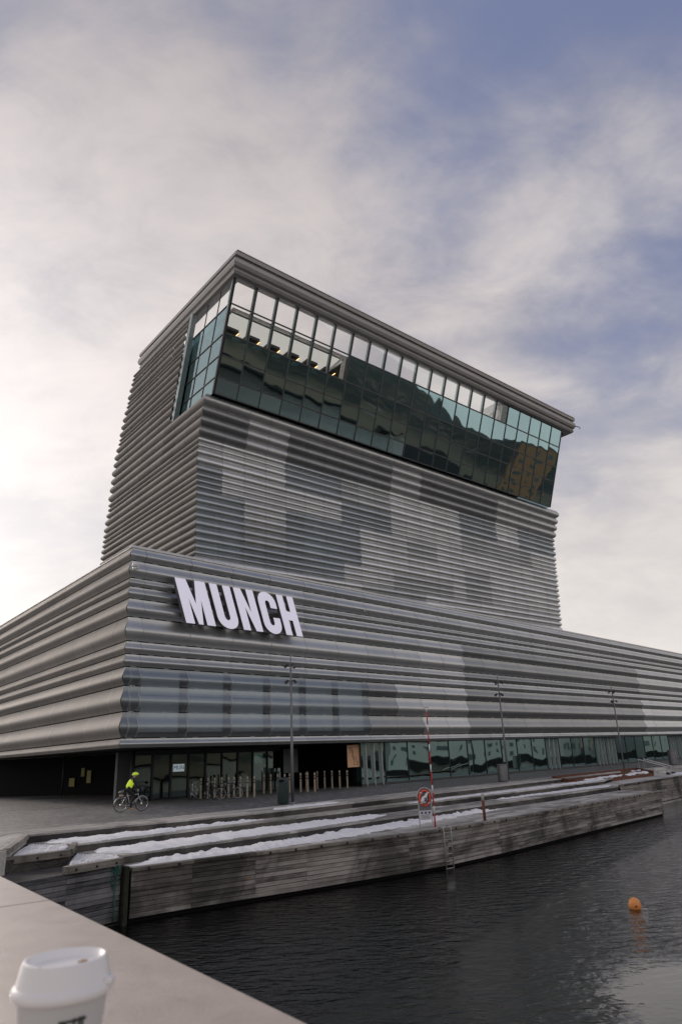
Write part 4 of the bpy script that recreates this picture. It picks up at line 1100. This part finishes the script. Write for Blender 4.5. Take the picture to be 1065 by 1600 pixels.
E_ = [(0, 1), (1, 2), (2, 3), (3, 4), (4, 5), (3, 6), (6, 7), (7, 8), (3, 9), (9, 10), (10, 11), (0, 12), (12, 13), (13, 14), (14, 15), (0, 16), (16, 17), (17, 18), (18, 19)]
J[5] = ((.085, 0, 1.60), .056, .056)
def jn(p_, r_, par_): J.append((p_, r_)); E_.append((par_, len(J) - 1)); return len(J) - 1
hc = jn((.115, 0, 1.68), .092, 5); ht_ = jn((.11, 0, 1.745), .072, hc)
jn((.222, 0, 1.655), .014, hc)
for sd_, wr in ((1, 8), (-1, 11)):
    jn((.11, .105 * sd_, 1.67), .02, hc)
    pm = jn((.295, .275 * sd_, 1.035), .030, wr)
    for k in range(4):
        y_ = (.275 + (k - 1.5) * .021) * sd_
        f1 = jn((.335, y_, 1.035), .0095, pm); jn((.335 - .004 * abs(k - 1), y_, 1.0), .0085, f1)
    t1 = jn((.285, (.275 - .04) * sd_, 1.03), .011, pm); jn((.32, (.275 - .05) * sd_, 1.01), .009, t1)
mm, bb2 = material('rider_body'); tco = bb2.n('ShaderNodeTexCoord'); zz_ = bb2.n('ShaderNodeSeparateXYZ', ins={0: tco.outputs['Object']}).outputs[2]
pp_ = principled(bb2, **{'Base Color': bb2.mix(bb2.smooth(zz_, 1.565, 1.575), (.014, .014, .017), (.45, .28, .20)), 'Roughness': .8}); out(bb2, pp_.outputs[0]); MATS['rider_body'] = mm
skin('body', J, E_, 'rider_body', prs)
JV = [((-.22, 0, 1.05), .18, .17), ((-.14, 0, 1.22), .175, .16), ((-.03, 0, 1.38), .20, .17), ((.02, 0, 1.48), .17, .13)]
skin('vest', JV, [(0, 1), (1, 2), (2, 3)], 'vest', prs)
simple('reflective', (.6, .6, .62), .3, .3)
skin('reflective_band', [((-.185, 0, 1.13), .18, .17), ((-.165, 0, 1.165), .18, .168)], [(0, 1)], 'reflective', prs, 0, 1)
hl = MB()
hl.lathe([(.118, 0), (.125, .03), (.115, .075), (.085, .115), (.04, .135), (.005, .14)], (0, 0, 0), 18)
hl.v = [Vector((v.x * 1.2 + .115 + (.03 if v.x > .09 else 0), v.y * .92, v.z + 1.685 + v.x * .1)) for v in hl.v]; hl.build('helmet', 'helmet', prs, True)
for (x, y, z_) in ((-.08, .11, .16), (-.04, -.11, .105)):
    MB().tube([(x - .09, y, z_ + .0), (x - .02, y, z_ + .02), (x + .08, y, z_ + .0), (x + .17, y, z_ - .015)], [.04, .048, .045, .03], 8).build('shoe', 'shoe_tan', prs, True)
prs.location = (-10.93, 37.28, 0); prs.rotation_euler = (0, 0, BH)
bgp = empty('shoulder_bag', (-11.35, 36.95, .95)); tag(bgp, 'small grey bag strapped on behind the rider', 'bag')
c = Vector((-11.33, 36.97, .92)); MB().tube([c + Vector((-.12, -.09, -.02)), c, c + Vector((.1, .08, .06))], [.05, .085, .05], 8).build('pouch', 'bin_grey', bgp, True)
c = c - Z * .17; MB().tube([c + Vector((-.1, -.07, 0)), c, c + Vector((.08, .06, .0))], [.05, .075, .05], 8).build('pouch', 'shoe_tan', bgp, True)

# ------------------------------------------------------------------ things on the quay
# life ring stand
xa = Vector((.59, .05, 0)).normalized(); ya = Vector((xa.y, -xa.x, 0)); base = Vector((3.04, 32.2, Z3))
ls = empty('life_ring_stand', base); tag(ls, 'grey life ring stand with red ring on the quay edge', 'life ring')
for s in (-1, 1): MB().beam(base + xa * (.31 * s), base + xa * (.31 * s) + Z * 1.25, .05, .05).build('leg', 'galvanised', ls)
arcp = [(-.34, .78), (.34, .78)] + [(.34 * math.cos(R(a_)), 1.36 + .40 * math.sin(R(a_))) for a_ in range(0, 181, 12)]
hole = [(.22 * math.cos(R(a_)), 1.33 + .33 * math.sin(R(a_))) for a_ in range(0, 360, 18)]
pv = [base + xa * x - ya * .02 + Z * z_ for x, z_ in arcp]; n_ = len(pv)
MB().add(pv + [p_ + ya * .03 for p_ in pv], [tuple(range(n_))[::-1], tuple(range(n_, 2 * n_))] + [(i, (i + 1) % n_, n_ + (i + 1) % n_, n_ + i) for i in range(n_)]).build('back_plate', 'bin_grey', ls)
MB().tube([base + xa * (.36 * math.cos(R(a_))) + ya * .03 + Z * (1.36 + .42 * math.sin(R(a_))) for a_ in range(-10, 191, 10)], .035, 8).build('hood_rim', 'galvanised', ls, True)
rg = MB().tube([base + xa * (.25 * math.cos(R(a_))) + ya * .08 + Z * (1.33 + .33 * math.sin(R(a_))) for a_ in range(0, 360, 12)], .055, 10, closed=True).build('life_ring', 'ring_red', ls, True)
for a_ in (45, 135, 225, 315):
    c = base + xa * (.25 * math.cos(R(a_))) + ya * .08 + Z * (1.33 + .33 * math.sin(R(a_))); MB().box(c, (.12, .115, .05), (xa, ya, Z)).build('ring_band', 'white_paint', rg, bevel=.02)
MB().tube([base + xa * -.12 + ya * .12 + Z * 1.12, base + xa * -.02 + ya * .12 + Z * 1.30, base + xa * .05 + ya * .12 + Z * 1.42, base + xa * .12 + ya * .12 + Z * 1.55], [.13, .15, .07, .045], 10).build('throw_bag', 'white_paint', ls, True)
MB().box(base + xa * .0 + ya * .25 + Z * 1.27, (.12, .03, .16), (xa, ya, Z)).build('bag_label', 'icon_blue', ls)
sp_ = MB().box(base + Z * .56 + ya * .035, (.60, .02, .40), (xa, ya, Z)).build('sign_plate', 'sign_plate', ls)
for k in (-1, 0, 1): MB().tube([base + xa * (.18 * k) + ya * .046 + Z * .67, base + xa * (.18 * k) + ya * .052 + Z * .67], .055, 12).build('icon', 'icon_blue', sp_)
for k in range(4): MB().box(base + ya * .05 + Z * (.57 - .06 * k) - xa * .02, (.46 - .05 * (k % 2), .006, .018), (xa, ya, Z)).build('print_line', 'bin_grey', sp_)
ls.scale = (.88, .88, .88)
# tide / snow pole
pb = Vector((3.42, 32.3, Z3)); ps = empty('striped_pole', pb); tag(ps, 'tall slim red and white striped pole beside the life ring stand', 'pole')
z_ = 0; k = 0; tilt = Vector((.012, 0, 0))
for k in range(17):
    h_ = .53 if k % 2 == 0 else .30
    if z_ + h_ > 4.86: h_ = 4.86 - z_
    if h_ <= .02: break
    MB().tube([pb + Z * (z_ + .001), pb + Z * (z_ + h_)], [.034 - .0008 * k, .034 - .0008 * (k + .9)], 8).build('band', 'red_paint' if k % 2 == 0 else 'white_paint', ps, True); z_ += h_
MB().beam(pb + Z * 4.88 - xa * .09, pb + Z * 4.88 + xa * .10, .03, .04).build('cap', 'galvanised', ps)
# rusty post
rb = Vector((5.83, 34.08, Z3)); rs = empty('mooring_post', rb); tag(rs, 'short rusty post with cream top on the quay edge', 'post')
MB().tube([rb, rb + Z * .86], .065, 12).build('shaft', 'rust', rs, True); MB().tube([rb + Z * .86, rb + Z * 1.12, rb + Z * 1.14], [.066, .066, .05], 12).build('top', 'plaster_white', rs, True)
# ladder
lx = (Vector((6.4, 33.9, 0)) - Vector((2.1, 29.85, 0))).normalized(); ly = Vector((lx.y, -lx.x, 0))
l0 = Vector((3.52, 30.98, 0)) + ly * .10
ld = empty('quay_ladder', l0 + Z * WZ); tag(ld, 'steel ladder fixed to the plank quay wall', 'ladder')
for s in (0, .46):
    MB().tube([l0 + lx * s - ly * .25 + Z * (Z3 + .10), l0 + lx * s - ly * .06 + Z * (Z3 + .16), l0 + lx * s + Z * (Z3 + .05), l0 + lx * s + Z * (WZ - .4)], .024, 8).build('rail', 'galvanised', ld, True)
for k in range(6): MB().tube([l0 + Z * (Z3 - .10 - .26 * k), l0 + lx * .46 + Z * (Z3 - .10 - .26 * k)], .018, 8).build('rung', 'galvanised', ld)
# buoy
by = empty('buoy', (7.88, 22.61, WZ)); tag(by, 'round orange buoy floating on the dark water', 'buoy')
MB().lathe([(.01, -.12), (.10, -.10), (.165, .02), (.175, .10), (.150, .19), (.09, .265), (.02, .29)], (7.88, 22.61, WZ), 20).build('float', 'buoy_orange', by, True)
MB().tube([Vector((7.88, 22.61, WZ)) + Vector((-.03, -.175, .09)), Vector((7.88, 22.61, WZ)) + Vector((-.03, -.19, .09))], .025, 8).build('eye', 'lamp_black', by)
MB().tube([(8.02, 22.53, WZ + .0), (8.10, 22.50, WZ + .008), (8.17, 22.51, WZ + .0)], .012, 5).build('line_end', 'cctv_white', by)
# rusty planter
plt = empty('rusty_planter', (15.2, 55.6, -.3)); tag(plt, 'long rusty steel planter stepping down the terrace with patchy snow', 'planter')
q = [Vector((14.9, 56.0, .10)), Vector((25.6, 67.6, .10)), Vector((26.2, 65.4, -.16)), Vector((15.9, 53.6, -.16))]
for a, b_, nm in ((q[0], q[1], 'rear_board'), (q[1], q[2], 'end_board'), (q[3], q[0], 'end_board')):
    MB().beam(a - Z * .16, b_ - Z * .16, .06, .42).build(nm, 'rust', plt)
MB().beam(q[3] - Z * .22, q[2] - Z * .22, .05, .20).build('front_board', 'rust', plt)
m1, m2 = q[0].lerp(q[3], .5) - Z * .04, q[1].lerp(q[2], .5) - Z * .04
MB().beam(m1 - Z * .1, m2 - Z * .1, .05, .22).build('step_board', 'rust', plt)
so = MB()
Nq = 60
for i in range(Nq + 1):
    for k in range(7):
        f = k / 6; p_ = q[0].lerp(q[1], i / Nq).lerp(q[3].lerp(q[2], i / Nq), f) - Z * .12
        p_ = p_ + Z * (.10 * mnoise.noise(p_ * 1.5)); so.v.append(p_)
so.f = [(i * 7 + k, i * 7 + k + 1, (i + 1) * 7 + k + 1, (i + 1) * 7 + k) for i in range(Nq) for k in range(6)]
so.f = [f[::-1] for f in so.f]; so.build('soil', 'soil', plt, True)
for t0, t1, fa, fb in ((.03, .35, .28, .42), (.15, .62, .62, .86), (.45, .58, .25, .36), (.66, .99, .55, .90), (.86, .99, .2, .4)):
    sn = MB(); n_ = 40
    for i in range(n_ + 1):
        t_ = t0 + (t1 - t0) * i / n_; ta = min(1, i / 5, (n_ - i) / 5)
        for k in range(5):
            f = (fa + fb) / 2 + (fb - fa) * (k / 4 - .5) * ta * (1 + .5 * mnoise.noise(Vector((t_ * 40, k * .3, t0 * 9))))
            p_ = q[0].lerp(q[1], t_).lerp(q[3].lerp(q[2], t_), f) - Z * .12; p_ = p_ + Z * (.10 * mnoise.noise(p_ * 1.5) + (.0 if k in (0, 4) else .05)); sn.v.append(p_)
    sn.f = [(i * 5 + k, i * 5 + k + 1, (i + 1) * 5 + k + 1, (i + 1) * 5 + k)[::-1] for i in range(n_) for k in range(4)]
    sn.build('snow_patch', 'snow', plt, True)
# handrails at the far steps
for k, (dx) in enumerate((0.0, .75)):
    a = Vector((26.2, 68.4, 0)) + dR * dx * 1.6; hr = empty('handrail', a); tag(hr, ['pale metal handrail on the far steps, nearer one', 'pale metal handrail on the far steps, farther one'][k], 'handrail', 'handrails on the far steps')
    p0 = a + Z * .85; p1 = a + nR * 2.6 + dR * -.3 + Z * .15
    MB().tube([p0, p1], .03, 8).build('rail', 'coping', hr); MB().tube([a, p0], .025, 8).build('upright', 'galvanised', hr)
    MB().tube([p1, Vector((p1.x, p1.y, -.5))], .025, 8).build('upright', 'galvanised', hr); MB().box(Vector((p1.x, p1.y, -.42)), (.35, .25, .2), (dR, nR, Z)).build('foot', 'lamp_black', hr)
# cafe interior seen through the right-hand glass
def pendant(u, o_, z, label):
    c = RU(u, o_, z); e = empty('globe_lamp', c); tag(e, label, 'lamp', 'globe lamps inside the glass')
    MB().lathe([(.05, .52), (.34, .42), (.55, .2), (.60, 0), (.5, -.28), (.3, -.42), (.05, -.48)], c, 18).build('shade', 'wood_orange', e, True)
    MB().lathe([(.02, .1), (.09, .05), (.1, -.05), (.02, -.12)], c + nR * .62, 10).build('bulb', 'warm_light', e, True)
    MB().tube([c + Z * .5, Vector((c.x, c.y, 3.05))], .015, 6).build('cord', 'lamp_black', e)
pendant(63.0, 2.2, 1.35, 'large orange globe lamp behind the far ground floor glass'); pendant(65.6, 2.4, 1.35, 'orange globe lamp next to the larger one behind the far glass')
for k, (u_, lab) in enumerate(((44.6, 'pale folded parasol inside the far ground floor glass'),)):
    c = RU(55.4, 1.8, 0); e = empty('folded_parasol', c); tag(e, lab, 'parasol')
    MB().lathe([(.02, 2.6), (.22, 2.05), (.30, 1.5), (.20, 1.25), (.34, .8), (.42, .35), (.3, .12)], c, 12).build('canopy', 'white_paint', e, True); MB().tube([c, c + Z * 2.75], .03, 8).build('pole', 'dark_metal', e)
for k, u_ in enumerate((43.8, 47.6, 50.5)):
    c = RU(u_, 2.4, 0); e = empty('cafe_table', c); tag(e, ['cafe table inside the glass by the reflected parasol', 'cafe table inside the glass nearer the middle doors', 'cafe table inside the glass, rightmost of three'][k], 'table', 'cafe tables')
    MB().lathe([(.4, .72), (.42, .74), (.4, .76)], c, 18).build('top', 'wood_orange', e); MB().tube([c, c + Z * .73], .04, 8).build('leg', 'dark_metal', e); MB().lathe([(.26, 0), (.26, .03), (.05, .05)], c, 16).build('base', 'dark_metal', e)
MB().box(RU(47, 4.6, 1.0), (8, .2, 1.7), (dR, nR, Z)).build('counter', 'plaster_white', podium)
MB().box(RU(58.5, 4.0, 1.0), (3.2, .2, 1.6), (dR, nR, Z)).build('counter', 'plaster_white', podium)
MB().box(RU(57.2, 1.9, .75), (.6, .3, 1.3), (dR, nR, Z)).build('counter_front', 'ring_red', podium)

# ------------------------------------------------------------------ foreground parapet and cup
e_ = Vector((.598, -.8014, 0)).normalized(); en = Vector((-e_.y * -1, 0, 0)); en = Vector((.8014, .598, 0)).normalized()
pe = Vector((-.35, 1.36, 0)); ZW = 1.905
a, b_ = pe - e_ * 9, pe + e_ * 5
par = empty('stone_parapet', (pe.x, pe.y, WZ)); tag(par, 'smooth pale stone parapet in the foreground under the paper cup', 'parapet')
cutp = [-9.0, -3.2, -.62, 1.95, 5.0]
for c0, c1 in zip(cutp, cutp[1:]):
    qa, qb = pe + e_ * (c0 + .0015), pe + e_ * (c1 - .0015)
    MB().prism([(p_.x, p_.y) for p_ in (qa, qb, qb - en * 1.0, qa - en * 1.0)], ZW - .16, ZW).build('coping_slab', 'parapet_stone', par, bevel=.005)
poly = [a - en * .08, b_ - en * .08, b_ - en * .92, a - en * .92]
MB().prism([(p_.x, p_.y) for p_ in poly], WZ - .3, ZW - .16).build('wall_body', 'parapet_stone', par)
pr = [a - en * 1.02, b_ - en * 1.02, b_ - en * 40, a - en * 40]
o = MB().prism([(p_.x, p_.y) for p_ in pr], WZ - .3, .75).build('promenade', 'setts'); tag(o, kind='structure')
cc_ = Vector((-.268, .735, ZW)); cup = empty('paper_cup', cc_); tag(cup, 'white paper coffee cup with plastic lid on the parapet', 'cup')
MB().lathe([(.027, 0), (.0285, .002), (.0405, .106), (.0412, .108)], cc_, 48).build('cup_body', 'cup_paper', cup, True)
lid = MB().lathe([(0.0425, 0.1025), (0.0452, 0.104), (0.0462, 0.107), (0.0452, 0.111), (0.0428, 0.1125), (0.042, 0.114), (0.0388, 0.1288), (0.0375, 0.1312), (0.0355, 0.1316), (0.0335, 0.1296), (0.031, 0.1249), (0.012, 0.1241), (0.001, 0.1241)], cc_, 56).build('lid', 'lid_plastic', cup, True, auto=50)
MB().box(cc_ + Vector((.045, -.004, .113)), (.008, .012, .006)).build('lid_tab', 'lid_plastic', lid, bevel=.002)
for (x, y, z_, r_) in ((.012, .014, .1246, .005), (-.010, -.0345, .1310, .0018)): MB().lathe([(r_, 0), (r_ * .7, .0004), (.0005, .0006)], cc_ + Vector((x, y, z_)), 12).build('coffee_drop', 'coffee', lid, True)
def cupmark(ang, z_, w_, h_):
    r_ = .0285 + (.0405 - .0285) * (z_ / .106) + .0004
    n_ = 5; vs = []
    for k in range(n_):
        a_ = ang + (k / (n_ - 1) - .5) * w_ / r_
        for hh in (-h_ / 2, h_ / 2):
            rr = r_ + hh * .122; vs.append(cc_ + Vector((rr * math.cos(a_), rr * math.sin(a_), z_ + hh)))
    MB().add(vs, [(2 * k, 2 * k + 2, 2 * k + 3, 2 * k + 1) for k in range(n_ - 1)]).build('cup_print', 'cup_ink', cup)
va = math.atan2(-cc_.y, -cc_.x)
for da, z_, w_, h_ in ((.04, .087, .0045, .008), (-.02, .081, .002, .02), (.10, .081, .002, .02), (.28, .090, .012, .0022), (.30, .082, .0022, .02), (.46, .090, .010, .0022), (.42, .082, .0022, .02), (.50, .082, .0022, .02)): cupmark(va + da, z_, w_, h_)

cup.scale = (.955, .955, 1.0)
# ------------------------------------------------------------------ the far shore (mirrored in the glass)
hl_ = MB(); nx_, ny_ = 10, 50
for i in range(nx_ + 1):
    for j in range(ny_ + 1):
        y_ = -900 + j * 44
        x = 560 + i * 45 - 190 * max(0, min(1, (y_ - 0) / 120)); y = y_
        prf = 44 + 62 * max(0, min(1, (40 - y) / 260)); hh = prf * math.sin(min(1, i / 6) * math.pi / 2) * (.8 + .45 * mnoise.noise(Vector((y * .008, i * .12, 2)))) + 7 * mnoise.noise(Vector((x * .02, y * .02, 0)))
        hl_.v.append(Vector((x, y, -3 + max(0, hh))))
hl_.f = [(i * (ny_ + 1) + j, (i + 1) * (ny_ + 1) + j, (i + 1) * (ny_ + 1) + j + 1, i * (ny_ + 1) + j + 1) for i in range(nx_) for j in range(ny_)]
o = hl_.build('hills', 'hillside', None, True); tag(o, kind='structure')
o = MB().prism([(540, -700), (620, -700), (620, 700), (150, 700), (150, 60), (540, 20)], -4, -.6).build('far_shore', 'concrete_dark'); tag(o, kind='structure')
def block(x, y, w_, d_, h_, mat, label, win='city_glass', nf=None):
    e = empty('waterfront_building', (x, y, -.6)); tag(e, label, 'building', 'buildings on the far shore')
    MB().box((x, y, h_ / 2 - .6), (w_, d_, h_)).build('wall', mat, e)
    MB().box((x, y, h_ - .3), (w_ + .8, d_ + .8, .6)).build('roof', 'roof_grey', e)
    nf = nf or int(h_ / 3.4); nw = int(d_ / 4)
    wm = MB().box(ZERO, (.2, 1.5, 1.3)).mesh('window', win)
    for f in range(nf):
        for k in range(nw):
            inst('window', wm, e, Vector((-w_ / 2 - .02, -d_ / 2 + (k + .5) * d_ / nw, 2.2 + f * (h_ - 1.5) / nf)))
block(232, 104, 16, 15, 42, 'brick_ochre', 'ochre tower block across the water, mirrored in the tower glass')
block(178, 108, 16, 60, 7, 'plaster_grey', 'low grey waterfront shed mirrored in the ground floor glass')
block(170, 170, 30, 44, 11, 'plaster_grey', 'grey waterfront block mirrored at the far end of the glass')
